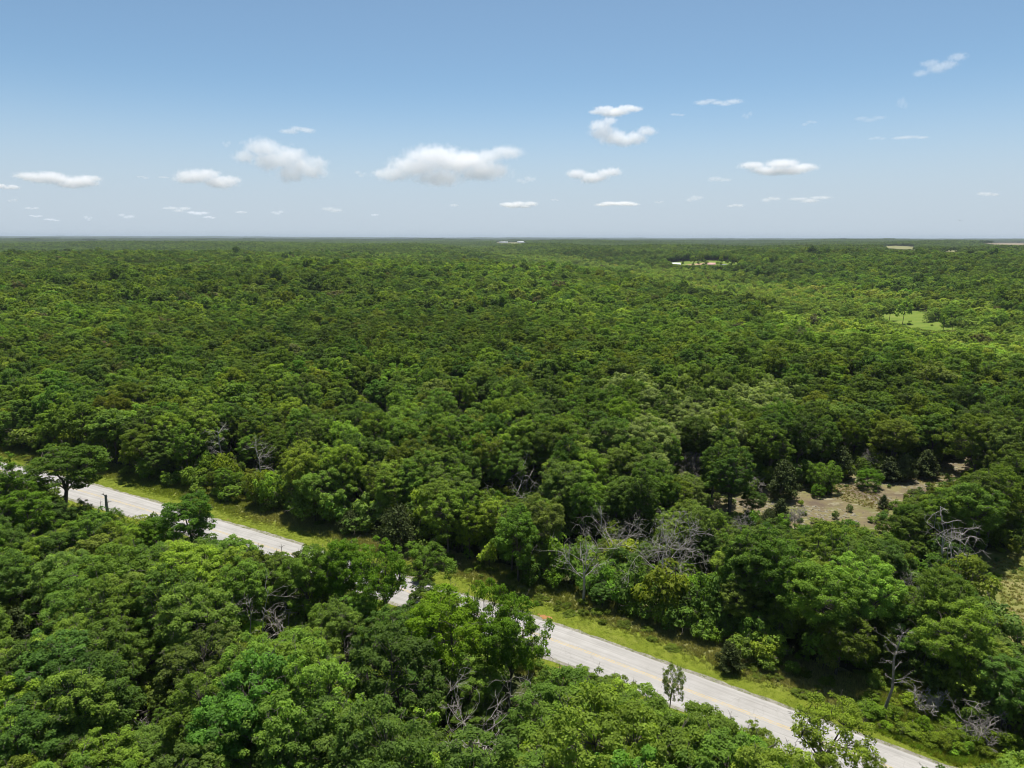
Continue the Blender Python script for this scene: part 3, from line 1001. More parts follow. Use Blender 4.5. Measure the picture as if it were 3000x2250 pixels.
# dead trees, cedars and a few particular trees are placed one by one; living trees keep clear of their trunks
DEAD = [   # px, base y, top y, spread (px), style, colour, label
    (655, 1392, 1245, 70, 'snag', 'dead', 'tall bare grey snag with a leaning top fork at the forest edge'),
    (772, 1445, 1300, 85, 'snag', 'dead', 'bare pale snag with short crooked arms at the forest edge'),
    (319, 1540, 1450, 34, 'stub', 'deadgrey', 'short broken dark trunk standing beside the road'),
    (1480, 1500, 1375, 120, 'lean', 'dead', 'pale dead tree leaning over with sweeping bare limbs'),
    (1790, 1668, 1425, 185, 'crown', 'dead', 'large dead tree with pale curling limbs behind the verge'),
    (1708, 1768, 1530, 120, 'crown', 'dead', 'dead tree with a twisted pale trunk standing in the verge edge'),
    (1945, 1770, 1495, 205, 'twiggy', 'dead', 'broad grey leafless tree dense with twigs near the verge'),
    (2778, 1708, 1505, 135, 'multi', 'dead', 'dead multi stemmed tree with two bleached poles near the clearing'),
    (1370, 2270, 1935, 205, 'crown', 'dead', 'big dead tree spreading pale forked limbs above the wood across from the glade'),
    (1430, 2240, 2130, 120, 'lean', 'dead', 'fallen bleached limb tangle beside the big forked dead tree'),
    (705, 1930, 1735, 60, 'pole', 'deadgrey', 'thin dead pole stem with one side branch in the wood'),
    (735, 1930, 1725, 50, 'pole', 'dead', 'straight thin dead stem with a forked tip in the wood'),
    (760, 1940, 1745, 120, 'pole', 'dead', 'slanting thin dead stem leaning among leafy trees'),
    (830, 1900, 1812, 130, 'lean', 'dead', 'arched grey dead branchwork bending over the wood'),
    (2588, 2085, 1830, 70, 'snag', 'deadgrey', 'thin leaning dead tree standing in the weedy opening'),
    (2855, 2170, 2075, 105, 'brush', 'deadgrey', 'tangled heap of dead grey brush beside the weedy opening'),
    (2720, 2095, 2040, 70, 'brush', 'dead', 'fallen pale branch lying in the weedy opening'),
    (2325, 1560, 1490, 70, 'twiggy', 'deadgrey', 'small bare grey tree at the lower rim of the glade'),
    (2170, 1600, 1510, 110, 'twiggy', 'deadgrey', 'grey dead tree with drooping brown twigs near the glade'),
    (2215, 1450, 1395, 55, 'twiggy', 'dead', 'small pale dead shrub tree on the glade rim beside a cedar'),
    (2550, 1390, 1320, 60, 'twiggy', 'deadgrey', 'grey leafless tree between cedars above the glade'),
    (2448, 1090, 1020, 75, 'crown', 'dead', 'pale spreading dead tree in the wood above the glade'),
    (2714, 1160, 1100, 65, 'crown', 'dead', 'whitish dead tree fanning out in the yellow green wood'),
    (2190, 1130, 1040, 60, 'twiggy', 'deadgrey', 'tall brownish dead tree among pale crowns'),
    (2475, 1165, 1125, 30, 'snag', 'dead', 'small bleached dead top poking from a dark crown'),
    (1400, 1275, 1200, 90, 'twiggy', 'deadgrey', 'dead grey tree deep in the wood with bare twigs'),
    (1072, 1215, 1150, 60, 'crown', 'dead', 'pale dead fork deep in the dark wood'),
    (1036, 925, 875, 40, 'crown', 'dead', 'far pale dead tree in the dense wood'),
    (790, 925, 870, 45, 'crown', 'dead', 'bare whitish dead tree in the far dark wood'),
    (505, 835, 790, 60, 'twiggy', 'deadgrey', 'stand of far grey leafless tree tops in the wood'),
    (640, 850, 800, 35, 'twiggy', 'deadgrey', 'lone far grey leafless tree between dark crowns'),
    (1135, 1260, 1195, 50, 'lean', 'deadgrey', 'curving dead limbs lying over dark crowns'),
    (2010, 1420, 1330, 80, 'twiggy', 'deadgrey', 'reddish grey leafless tree in the wood beside the glade'),
    (1560, 1470, 1405, 60, 'lean', 'dead', 'low pale dead branches below the leaning dead tree'),
    (2640, 1790, 1690, 70, 'twiggy', 'deadgrey', 'half bare grey tree top between big dark oaks'),
    (430, 2150, 2090, 90, 'lean', 'deadgrey', 'tangle of grey dead branches under dark crowns across from the glade'),
    (1010, 2010, 1880, 70, 'pole', 'deadgrey', 'thin grey dead tree beside a bright crown across from the glade'),
]
CEDARS = [   # px, base y, top y, half width px, label
    (2457, 1402, 1305, 42, 0, 'broad dark cedar at the upper rim of the rocky glade'),
    (2602, 1410, 1335, 32, 1, 'dark cedar touching another cedar above the glade'),
    (2645, 1408, 1330, 32, 2, 'dense brownish green cedar, one of the pair above the glade'),
    (2710, 1400, 1315, 34, 1, 'tall bluish dark cedar beside the small green patch above the glade'),
    (2293, 1462, 1345, 42, 0, 'large shaggy dark cedar standing on the rim of the glade'),
    (2283, 1540, 1458, 28, 1, 'narrow dark green cedar below the glade'),
    (2250, 1545, 1490, 24, 2, 'small brownish cedar below the glade'),
    (2587, 1490, 1448, 14, 1, 'little dark cedar alone in the rocky glade'),
    (2424, 1448, 1410, 14, 2, 'tiny dark cedar beside a round green bush on the glade'),
    (60, 1930, 1780, 55, 0, 'dark olive cedar in the wood across from the glade'),
    (1168, 1610, 1480, 60, 2, 'wide dark grey green cedar at the forest edge behind the verge'),
    (2135, 1965, 1880, 36, 0, 'dark olive cedar under the big oak at the verge edge'),
    (2975, 1925, 1870, 22, 1, 'small dark cedar at the rim of the dry grass clearing'),
    (1240, 1700, 1600, 30, 1, 'dark green cedar at the verge where the road is hidden'),
    (2985, 1560, 1470, 30, 0, 'dark cedar above the dry grass clearing'),
    (1030, 1560, 1495, 34, 2, 'low dark cedar at the forest edge behind the tall dry grass'),
]
SPECIAL = [   # px, base y, top y, half width px, proto mesh, tint, label
    (192, 1524, 1306, 100, 1, (.046, .076, .014), 'lone dark spreading oak with an open trunk beside the road'),
    (576, 1655, 1446, 70, 3, (.048, .092, .016), 'tall narrow green oak rising in front of the road'),
    (2390, 2330, 2062, 120, 'sparse', (.100, .130, .022), 'sparse yellow green oak leaning its open crown over the road'),
    (28, 1600, 1352, 74, 4, (.056, .096, .014), 'leafy roadside oak next to the lone dark oak, hiding the road'),
    (112, 1625, 1432, 66, 1, (.060, .104, .014), 'rounded oak under the lone dark oak beside the road'),
    (252, 1545, 1462, 30, 'bushy', (.040, .070, .012), 'dark bush at the foot of the lone dark oak'),
    (338, 1555, 1484, 26, 'bushy', (.055, .095, .014), 'small leafy bush hugging the broken dark trunk'),
    (466, 1640, 1512, 52, 0, (.062, .108, .014), 'round oak top just touching the road by the broken trunk'),
    (1490, 2075, 1772, 92, 2, (.060, .104, .014), 'big rounded oak whose crown ends where the road reappears'),
    (1330, 2040, 1735, 105, 5, (.088, .138, .013), 'broad bright yellow green oak covering the hidden road'),
    (1425, 2010, 1702, 66, 'sparse', (.066, .112, .014), 'airy oak with pieces of road showing behind its top'),
    (1140, 1880, 1600, 80, 'sparse', (.062, .108, .014), 'airy oak hiding the road beyond the tall dry grass'),
    (1010, 1840, 1580, 80, 0, (.060, .106, .013), 'full oak hiding the road next to an airy oak'),
    (1958, 2110, 1950, 34, 'sparse', (.095, .120, .045), 'slender pale green sapling at the road edge'),
    (1240, 1765, 1592, 80, 'sparse', (.060, .098, .018), 'open crowned oak with the road showing through its leaves'),
    (2555, 2330, 2225, 40, 'sparse', (.098, .120, .040), 'pale green sapling top in front of the road beside the sparse oak'),
    (2405, 1440, 1348, 44, 'bushy', (.075, .118, .024), 'round grey green bush tree on the upper glade'),
    (2542, 1428, 1368, 36, 'bushy', (.058, .108, .014), 'round bright green bush tree on the upper glade rim'),
    (2395, 1455, 1416, 20, 'bushy', (.060, .110, .014), 'small round green bush on the glade beside a tiny cedar'),
    (2490, 1500, 1476, 9, 'bushy', (.050, .085, .016), 'tiny green bush in the middle of the rocky glade'),
    (2722, 945, 910, 14, 'bushy', (.115, .150, .060), 'lone pale round tree in the valley meadow'),
    (2600, 918, 875, 16, 'bushy', (.110, .150, .050), 'pale bushy tree at the upper rim of the valley meadow'),
    (2785, 955, 890, 32, 'bushy', (.075, .118, .024), 'big dense tree at the end of the valley meadow'),
    (2890, 978, 925, 34, 'bushy', (.100, .145, .032), 'wide light green tree beyond the end of the valley meadow'),
    (2985, 985, 935, 34, 'bushy', (.115, .155, .036), 'light green spreading tree in the scrub past the meadow'),
    (2550, 905, 880, 18, 'bushy', (.060, .105, .018), 'dark round bush tree at the meadow corner'),
    (2450, 880, 830, 26, 'bushy', (.120, .160, .034), 'pale green tree beside the dark hillside above the meadow'),
]
keep_pts = []


def base_at(px, py):
    p = unproject(px, py)
    return p[0], p[1], float(height(p[0], p[1]))


def solve_height(bx, by, bz, top):
    hs = np.linspace(0.4, 30, 600)
    _, py = project(np.full(600, bx), np.full(600, by), bz + hs)
    return float(hs[np.abs(py - top).argmin()])


def px_metres(bx, by, bz):
    dz = bz + 6 - CAM_H
    return (by * CP - dz * SP) / FPX * 1024 / 3000


for d in DEAD + CEDARS + SPECIAL:
    bx, by, bz = base_at(d[0], d[1])
    keep_pts.append((bx, by, solve_height(bx, by, bz, d[2]), d[3] * px_metres(bx, by, bz)))
KP = np.array(keep_pts)
nd, nc = len(DEAD), len(CEDARS)
kill = np.zeros(len(NEAR['x']), bool)
for i_, (bx, by, hh, w) in enumerate(keep_pts):
    dd = np.hypot(NEAR['x'] - bx, NEAR['y'] - by)
    kill |= dd < ((0.55 * w + 2.4 if DEAD[i_][4] in ('crown', 'twiggy', 'multi', 'snag') else 3.0) if i_ < nd else 0.75 * w + 1.8)
    hero = i_ in (0, 1, 4, 5, 6, 7, 8, 14)
    if hero:
        kill |= dd < .6 * w + 3.2
    # a living tree standing just in front is kept lower so that the named one shows
    ux, uy = -bx / math.hypot(bx, by), -by / math.hypot(bx, by)
    along = (NEAR['x'] - bx) * ux + (NEAR['y'] - by) * uy
    side = np.abs((NEAR['x'] - bx) * uy - (NEAR['y'] - by) * ux)
    wide = w * (.75 if hero else .5 if i_ < nd else .6) + 2.0
    front = (along > 0) & (along < 26) & (side < wide) & (np.hypot(bx, by) < 600)
    zt = (height(bx, by) + hh * (.10 if hero else .26 if i_ < nd else .30))
    dcam = math.hypot(bx, by)
    lim = zt + (CAM_H - zt) * np.clip(along / dcam, 0, 1) - NEAR['z']
    NEAR['h'] = np.where(front, np.minimum(NEAR['h'], np.maximum(lim, 3.8)), NEAR['h'])
low_ = kill & (np.min(np.hypot(NEAR['x'][:, None] - KP[None, :nd, 0], NEAR['y'][:, None] - KP[None, :nd, 1]), axis=1) > 1.4) & (np.min(np.hypot(NEAR['x'][:, None] - KP[None, nd:, 0], NEAR['y'][:, None] - KP[None, nd:, 1]) - KP[None, nd:, 3] * .75, axis=1) > 1.6)
NEAR['h'] = np.where(low_, np.minimum(NEAR['h'], rng.uniform(2.8, 5.0, len(kill))), NEAR['h'])   # saplings round the dead trunks
sel = (~kill | low_) & (NEAR['h'] > 2.6)
for k_ in NEAR:
    NEAR[k_] = NEAR[k_][sel]

# ------------------------------------------------------------------ named living trees: the 290 that show largest
x, y, z, h = NEAR['x'], NEAR['y'], NEAR['z'], NEAR['h']
px, py = project(x, y, z + h * .8)
pxb, pyb = project(x, y, z)
dist = np.sqrt(x ** 2 + y ** 2 + (CAM_H - z - h * .6) ** 2)
# visibility: how far a crown top rises above the crowns standing just in front of it
inframe = (px > -40) & (px < 3040) & (py < 2290)
fx, fy = np.digitize(px, np.arange(-60, 3100, 30)), py
vis = np.ones(len(x))
order = np.argsort(dist)
skyl = np.full(120, 4000.0)
for i_ in order:
    c = int(fx[i_]); w = max(1, int(h[i_] * .2 / px_metres(x[i_], y[i_], z[i_]) / 30))
    seg = skyl[max(c - w, 0):c + w + 1]
    vis[i_] = np.clip((seg.mean() - py[i_] + 25) / 60, 0, 1)
    skyl[max(c - w, 0):c + w + 1] = np.minimum(seg, py[i_] + 18)
score = h / dist * inframe * (0.35 + 0.65 * vis) * (vis > 0.05)
best = np.argsort(-score)[:290]
named = np.zeros(len(x), bool)
named[best] = True
DR = road_dist(x, y)
CW = ['dark green', 'mid green', 'yellow green', 'pale grey green', 'olive green']
glade_c = WORLD_POLY['glade'].mean(0)
clear_c = WORLD_POLY['clearing'].mean(0)
LIVE = 'living broadleaf trees of the wood'


def tree_copy(name, meshes, loc, rz, sc, tint, label, group):
    o = empty(name, loc, rz, sc)
    tag(o, label, 'tree', group)
    t = bpy.data.objects.new('trunk', meshes[0]); link(t, o)
    c = bpy.data.objects.new('crown', meshes[1]); link(c, o)
    c['tint'] = [float(v) for v in tint]
    return o


SHORT = ['the tall grey forked snag', 'the pale crooked armed snag', 'the broken dark trunk', 'the leaning pale dead tree', 'the dead tree with curling limbs', 'the twisted dead trunk', 'the broad grey twiggy tree', 'the dead tree with bleached poles',
         'the big forked dead tree', 'the fallen limb tangle', 'the dead pole with one branch', 'the straight thin dead stem', 'the slanting dead stem', 'the arched dead branchwork', 'the dead tree in the weedy opening', 'the dead brush heap', 'the fallen pale branch',
         'the bare tree under the glade', 'the dead tree with drooping twigs', 'the pale dead shrub on the glade rim', 'the leafless tree between cedars', 'the spreading dead tree above the glade', 'the fan shaped dead tree', 'the brownish dead tree', 'the small bleached dead top', 'the deep wood grey dead tree', 'the deep wood dead fork',
         'the far pale dead tree', 'the far whitish dead tree', 'the far grey tree tops', 'the lone far grey tree', 'the curving dead limbs', 'the reddish grey leafless tree', 'the low pale dead branches', 'the half bare tree top', 'the grey branch tangle', 'the thin grey dead tree',
         'the broad cedar over the glade', 'the cedar pair', 'the brownish cedar of the pair', 'the tall bluish cedar', 'the large shaggy cedar', 'the narrow cedar below the glade', 'the small brownish cedar', 'the little glade cedar', 'the tiny glade cedar', 'the olive cedar in the wood', 'the wide cedar at the forest edge', 'the olive cedar under the oak', 'the small clearing cedar', 'the verge cedar', 'the cedar above the clearing', 'the low cedar behind dry grass',
         'the lone dark roadside oak', 'the tall narrow roadside oak', 'the sparse oak over the road', 'the road hiding oak', 'the oak under the lone dark oak', 'the dark bush by the lone oak', 'the bush by the broken trunk', 'the oak touching the road', 'the oak where the road reappears', 'the bright oak over the hidden road', 'the airy oak before the road', 'the airy oak by the dry grass', 'the full oak hiding the road', 'the pale roadside sapling', 'the open crowned oak', 'the second pale sapling', 'the grey green glade bush', 'the bright green glade bush', 'the small round glade bush', 'the tiny glade bush',
         'the lone meadow tree', 'the pale bushy meadow tree', 'the dense tree at the meadow end', 'the wide light green tree', 'the spreading scrub tree', 'the dark meadow corner bush', 'the pale hillside tree']
ORD = ['first', 'second', 'third', 'fourth', 'fifth', 'sixth']
nm_i = np.nonzero(named)[0]
LD = np.hypot(x[nm_i][:, None] - KP[None, :, 0], y[nm_i][:, None] - KP[None, :, 1])
LN = LD.argmin(1)
RANK = np.zeros(len(nm_i), int)
for l_ in np.unique(LN):
    w_ = np.nonzero(LN == l_)[0]
    RANK[w_[np.argsort(LD[w_, l_])]] = np.arange(len(w_))
for q_, i_ in enumerate(nm_i):
    p = int(rng.integers(8))
    size = 'small' if h[i_] < 8.5 else 'tall' if h[i_] > 15.2 else 'medium'
    d = DR[i_]
    if d < 0:
        place = 'roadside' if d > -16 else 'woodland'
    elif d < EDGE_FAR + 6.5:
        place = 'forest edge'
    else:
        place = 'woodland'
    lm = SHORT[LN[q_]]
    if RANK[q_] < 6:
        lab = '%s %s %s tree, %s from %s' % (size, CW[NEAR['cls'][i_]], place, ORD[RANK[q_]], lm)
        grp = '%s trees around %s' % (place, lm)
    else:
        lab = '%s %s %s tree farther out from %s' % (size, CW[NEAR['cls'][i_]], place, lm)
        grp = lab.replace(' tree farther', ' trees farther')
    s = h[i_] / PROTO_H[p]
    wd = s ** 0.75 * rng.uniform(.76, 1.04)
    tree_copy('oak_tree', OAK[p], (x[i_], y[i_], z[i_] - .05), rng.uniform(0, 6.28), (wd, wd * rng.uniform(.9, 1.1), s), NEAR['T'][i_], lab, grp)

# particular living trees and cedars
for i_, d in enumerate(SPECIAL):
    bx, by, hh, w = keep_pts[nd + nc + i_]
    ms, mh, mr = (SPARSE, 13.0, 4.6) if d[4] == 'sparse' else (BUSHY, 9.0, 4.2) if d[4] == 'bushy' else (OAK[d[4]], PROTO_H[d[4]], specs[d[4]]['R'])
    tree_copy('oak_tree', ms, (bx, by, float(height(bx, by)) - .05), rng.uniform(0, 6.28), (w / mr, w / mr, hh / mh), np.array(d[5]) * LEAF_GAIN * (.92, 1, .7), d[6], None)
for i_, d in enumerate(CEDARS):
    bx, by, hh, w = keep_pts[nd + i_]
    mh, mr = (7, 7, 6)[d[4]], (2.2, 1.7, 2.5)[d[4]]
    o = tree_copy('cedar_tree', CEDAR[d[4]], (bx, by, float(height(bx, by)) - .05), rng.uniform(0, 6.28), (w / mr, w / mr, hh / mh), np.array((.046, .066, .016)) * rng.uniform(.85, 1.2), d[5], 'dark cedars at the openings')

# ------------------------------------------------------------------ dead trees


def dead_tree(seed, H, W, style):
    """trunk tubes and branch tubes of a leafless tree, W = crown half width"""
    r = np.random.default_rng(seed)
    tb, bb = Tubes(6), Tubes(4)
    rad0 = max(0.08, H * 0.0125)

    def grow(p, d, L, rad, lev, maxlev, droop):
        n = 5
        pts = [p]
        dd = d.copy()
        for _ in range(n):
            dd = unit(dd + r.normal(size=3) * 0.22 + np.array([0, 0, droop]))
            pts.append(pts[-1] + dd * L / n)
        pts = np.array(pts)
        end = rad * (.45 if lev < maxlev else .25)
        bb.path(pts, np.linspace(rad, end, n + 1), 4 if lev < 2 else 3)
        if lev >= maxlev:
            return
        kids = r.integers(3, 5) if style in ('twiggy', 'brush') else r.integers(3, 5)
        for _ in range(kids):
            q_ = r.integers(2, n + 1)
            sd = unit(dd + r.normal(size=3) * 0.75)
            grow(pts[q_], sd, L * r.uniform(.42, .68), max(rad * .5, .018), lev + 1, maxlev, droop)

    if style in ('stub', 'snag', 'pole'):
        lean = r.normal(size=2) * (.05 if style == 'stub' else .09) * H
        pts = np.array([[0, 0, -.3], [lean[0] * .2, lean[1] * .3, H * .3], [lean[0] * .6, lean[1] * .4, H * .65], [lean[0], lean[1], H]])
        pts[1:3, :2] += r.normal(size=(2, 2)) * H * .02
        k_ = {'stub': 4.4, 'snag': 1.0, 'pole': .55}[style]
        tb.path(pts, [rad0 * k_ * 1.3, rad0 * k_, rad0 * k_ * .75, rad0 * k_ * (.6 if style == 'stub' else .2)], 6)
        nb = {'stub': 4, 'snag': 13, 'pole': 7}[style]
        for _ in range(nb):
            t = r.uniform(.35 if style != 'stub' else .7, .98)
            p = np.array([np.interp(t * H, pts[:, 2], pts[:, k2]) for k2 in range(3)])
            a = r.uniform(0, 2 * math.pi)
            grow(p, unit(np.array([math.cos(a), math.sin(a), r.uniform(.1, .9)])), W * r.uniform(.45, 1.1) * (.6 if style == 'stub' else 1), rad0 * k_ * .38, 1, 2 if style != 'snag' else 3, .03)
    elif style in ('crown', 'twiggy'):
        fork = H * r.uniform(.28, .4)
        pts = np.array([[0, 0, -.3], [r.normal() * .2, r.normal() * .2, fork * .5], [r.normal() * .3, r.normal() * .3, fork]])
        tb.path(pts, [rad0 * 1.5, rad0 * 1.15, rad0], 7)
        nl = 6 if style == 'crown' else 8
        for q_ in range(nl):
            a = 2 * math.pi * q_ / nl + r.normal() * .35
            el = r.uniform(.35, 1.25)
            L = math.hypot(W * math.cos(el), (H - fork) * math.sin(el)) * r.uniform(.62, .85)
            d = np.array([math.cos(a) * math.cos(el), math.sin(a) * math.cos(el), math.sin(el)])
            grow(pts[-1] - np.array([0, 0, r.uniform(0, fork * .3)]), d, L, rad0 * r.uniform(.36, .52), 0, 4 if style == 'twiggy' else 3, .02 if style == 'twiggy' else .05)
    elif style == 'multi':
        for q_ in range(7):
            a = 2 * math.pi * q_ / 7 + r.normal() * .3
            e = np.array([math.cos(a) * W * r.uniform(.2, .9), math.sin(a) * W * r.uniform(.2, .9), H * r.uniform(.7, 1.0)])
            p = curve_pts([math.cos(a) * .3, math.sin(a) * .3, -.2], e, r, 6, .05)
            tb.path(p, np.linspace(rad0 * .8, rad0 * .15, 6), 5)
            for _ in range(9):
                s0 = p[r.integers(1, 6)]
                a2 = r.uniform(0, 6.28)
                grow(s0, unit(np.array([math.cos(a2), math.sin(a2), r.uniform(-.1, .5)])), W * r.uniform(.3, .6), .05, 1, 2, 0)
    else:   # lean, brush: low arching limbs
        for q_ in range(5 if style == 'lean' else 11):
            a = r.uniform(0, 6.28)
            s0 = np.array([r.normal() * W * .2, r.normal() * W * .2, -.1 if q_ == 0 or style == 'brush' else H * r.uniform(.1, .35)])
            e = np.array([math.cos(a) * W, math.sin(a) * W * .8, H * r.uniform(.45, 1.0)])
            p = curve_pts(s0, e, r, 6, .16)
            (tb if q_ == 0 else bb).path(p, np.linspace(rad0 * (1.0 if q_ == 0 else .6), rad0 * .15, 6), 5)
            for _ in range(7):
                grow(p[r.integers(1, 6)], unit(r.normal(size=3) + np.array([0, 0, .3])), W * r.uniform(.3, .6), .05, 1, 3 if style == 'brush' else 2, 0)
    return tb.arrays(), bb.arrays()


for i_, d in enumerate(DEAD):
    bx, by, hh, w = keep_pts[i_]
    (tv, tf), (bv, bf) = dead_tree(900 + i_, max(hh, 1.5), w * (.72 if i_ in (4, 5, 6, 7, 8) else .62), d[4])
    o = tag(empty('dead_tree', (bx, by, float(height(bx, by))), 0), d[6], 'dead tree', 'bare dead trees in the forest')
    if d[4] == 'brush':
        o.name = 'dead_brush'
    m = M[d[5]]
    link(bpy.data.objects.new('trunk', mesh_np('dead_trunk', tv, tf, [m], smooth_faces=True)), o)
    link(bpy.data.objects.new('branches', mesh_np('dead_branches', bv, bf, [m], smooth_faces=True)), o)

# ------------------------------------------------------------------ the rest of the wood and the ground cover: scattered stuff


def scatter(name, P, rot, scl, idx, tint, coll, label):
    n = len(P)
    me = bpy.data.meshes.new(name)
    me.vertices.add(n)
    me.vertices.foreach_set('co', np.asarray(P, np.float32).ravel())
    for nm, typ, key, arr in (('rot', 'FLOAT_VECTOR', 'vector', rot), ('scl', 'FLOAT_VECTOR', 'vector', scl), ('tint', 'FLOAT_COLOR', 'color', np.concatenate([tint, np.ones((n, 1))], 1))):
        at = me.attributes.new(nm, typ, 'POINT')
        at.data.foreach_set(key, np.asarray(arr, np.float32).ravel())
    at = me.attributes.new('pick', 'INT', 'POINT')
    at.data.foreach_set('value', np.asarray(idx, np.int32))
    o = link(bpy.data.objects.new(name, me))
    tag(o, label, kind='stuff')
    ng = bpy.data.node_groups.new(name + '_scatter', 'GeometryNodeTree')
    ng.interface.new_socket('Geometry', in_out='INPUT', socket_type='NodeSocketGeometry')
    ng.interface.new_socket('Geometry', in_out='OUTPUT', socket_type='NodeSocketGeometry')
    N = ng.nodes
    gi, go = N.new('NodeGroupInput'), N.new('NodeGroupOutput')
    ci = N.new('GeometryNodeCollectionInfo')
    ci.inputs['Collection'].default_value = coll
    ci.inputs['Separate Children'].default_value = True
    ci.inputs['Reset Children'].default_value = True
    ip = N.new('GeometryNodeInstanceOnPoints')
    ip.inputs['Pick Instance'].default_value = True

    def attr(nm, t):
        a = N.new('GeometryNodeInputNamedAttribute')
        a.data_type = t
        a.inputs['Name'].default_value = nm
        return a.outputs['Attribute']
    e2r = N.new('FunctionNodeEulerToRotation')
    L = ng.links.new
    L(attr('rot', 'FLOAT_VECTOR'), e2r.inputs[0])
    L(gi.outputs[0], ip.inputs['Points'])
    L(ci.outputs[0], ip.inputs['Instance'])
    L(attr('pick', 'INT'), ip.inputs['Instance Index'])
    L(e2r.outputs[0], ip.inputs['Rotation'])
    L(attr('scl', 'FLOAT_VECTOR'), ip.inputs['Scale'])
    L(ip.outputs[0], go.inputs[0])
    md = o.modifiers.new('scatter', 'NODES')
    md.node_group = ng
    return o


SP_, SR_, SS_, SI_, ST_ = [], [], [], [], []


def more(x, y, z, h, ref, ids, T, wide=None):
    n = len(x)
    if not n:
        return
    s = h / ref
    w = (s ** .75 * rng.uniform(.62, 1.14, n)) if wide is None else wide
    SP_.append(np.stack([x, y, z - .05], 1)); SR_.append(np.stack([np.zeros(n), np.zeros(n), rng.uniform(0, 6.283, n)], 1))
    SS_.append(np.stack([w, w * rng.uniform(.9, 1.1, n), s], 1)); SI_.append(np.asarray(ids)[rng.integers(0, len(ids), n)]); ST_.append(T)


rest = ~named
near0 = rest & (np.hypot(x, y) < 190)
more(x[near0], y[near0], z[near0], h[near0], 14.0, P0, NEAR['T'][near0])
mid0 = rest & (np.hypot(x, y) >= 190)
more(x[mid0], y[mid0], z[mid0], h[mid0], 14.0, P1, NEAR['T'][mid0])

# 470 m .. 2.1 km, single trees
x, y = jittered(6.5, -1500, 1500, 250, 2100, .4, rng)
r_ = np.hypot(x, y); a_ = np.degrees(np.arctan2(x, y))
k = (r_ >= 470) & (r_ < 2100) & (np.abs(a_) < 41)
x, y = x[k], y[k]
k = ~open_ground(x, y)
x, y = x[k], y[k]
z = height(x, y)
h = np.clip(rng.normal(13.6, 2.3, len(x)), 7, 19)
h *= 1 + .24 * vnoise(x / 33.0, y / 30.0, 12)
h *= np.where(rng.random(len(x)) < .06, 1.25, 1.0)
h, kp = prune(x, y, z, h, .33, rng)
x, y, z, h = x[kp], y[kp], z[kp], h[kp]
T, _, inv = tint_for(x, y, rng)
T = T * .86  # leaf colour darkened for the self-shadow gaps these coarse crowns lack
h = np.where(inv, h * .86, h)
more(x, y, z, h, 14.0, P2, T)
yp = np.array([unproject(*p) for p in [(2046, 779), (2060, 781), (2064, 776), (2102, 779), (2130, 777), (2148, 777), (2166, 774), (2000, 780), (2182, 776), (2070, 783), (2112, 784), (2140, 783), (2030, 784), (1965, 784)]])
yh = rng.uniform(6, 12, len(yp))
Ty, _, _ = tint_for(yp[:, 0], yp[:, 1], rng)
more(yp[:, 0], yp[:, 1], height(yp[:, 0], yp[:, 1]), yh, 14.0, P2, Ty * .8)

# 2.1 km .. 8 km, stands of trees
x, y = jittered(29, -5600, 5600, 1400, 8000, .25, rng)
r_ = np.hypot(x, y); a_ = np.degrees(np.arctan2(x, y))
k = (r_ >= 2085) & (r_ < 8000) & (np.abs(a_) < 40)
x, y = x[k], y[k]
k = ~open_ground(x, y)
x, y = x[k], y[k]
z = height(x, y)
h = rng.normal(14.0, 1.5, len(x))
b = blocks(x, y, z, h, np.full(len(x), 14.0))
x, y, z, h = x[~b], y[~b], z[~b], h[~b]
T, _, _ = tint_for(x, y, rng)
T = (T * .5 + T.mean(0) * .5) * .72  # tints evened out, then darkened to paint in shade missing between far crowns
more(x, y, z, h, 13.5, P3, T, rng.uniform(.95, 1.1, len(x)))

# 8 km .. 30 km
x, y = jittered(104, -21000, 21000, 5500, 30000, .15, rng)
r_ = np.hypot(x, y); a_ = np.degrees(np.arctan2(x, y))
k = (r_ >= 7950) & (r_ < 30000) & (np.abs(a_) < 39)
x, y = x[k], y[k]
z = height(x, y)
h = rng.normal(14.5, 3.0, len(x))
b = blocks(x, y, z, h, np.full(len(x), 40.0))
x, y, z, h = x[~b], y[~b], z[~b], h[~b]
T = np.tile(np.array([[.075, .115, .022]]), (len(x), 1)) * rng.uniform(.75, 1.2, (len(x), 1))
more(x, y, z, h, 13.5, P4, T, rng.uniform(.98, 1.1, len(x)))

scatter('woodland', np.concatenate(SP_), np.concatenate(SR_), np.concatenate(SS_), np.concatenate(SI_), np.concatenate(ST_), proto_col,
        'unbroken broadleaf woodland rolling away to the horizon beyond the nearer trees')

# undergrowth: bushes on the forest floor, thicker along the edges
SP_, SR_, SS_, SI_, ST_ = [], [], [], [], []
x, y = jittered(3.1, -220, 220, 36, 260, .45, rng)
d = road_dist(x, y)
wob = 1.5 * vnoise(x / 6.0, y / 6.0, 8)
og = (d < EDGE_FAR - 2.0 + wob) & (d > EDGE_NEAR + 1.6 - wob)
inopen = np.zeros(len(x), bool)
for k_, P in CLEARED.items():
    inopen |= inside(x, y, expand_m(P, -1.0))
a_ = np.degrees(np.arctan2(x, y)); r_ = np.hypot(x, y)
edge = (d > 0) & (d < EDGE_FAR + 8) | (d < 0) & (d > EDGE_NEAR - 6)
k = ~og & ~inopen & (np.abs(a_) < 50) & (r_ < 240) & (rng.random(len(x)) < np.where(edge, .95, .75))
x, y, d = x[k], y[k], d[k]
h = rng.uniform(1.4, 3.6, len(x)) * np.where(d > 0, np.clip((d - RW) / 8.0, .45, 1.25), np.clip((-d - RW) / 5.0, .4, 1.2))
h *= np.clip(rng.normal(1, .25, len(x)), .5, 1.6)
h *= np.where((d > EDGE_FAR - .5) & (d < EDGE_FAR + 6), 1.55, 1.0)
b = blocks(x, y, height(x, y), h * .8, h * .4)
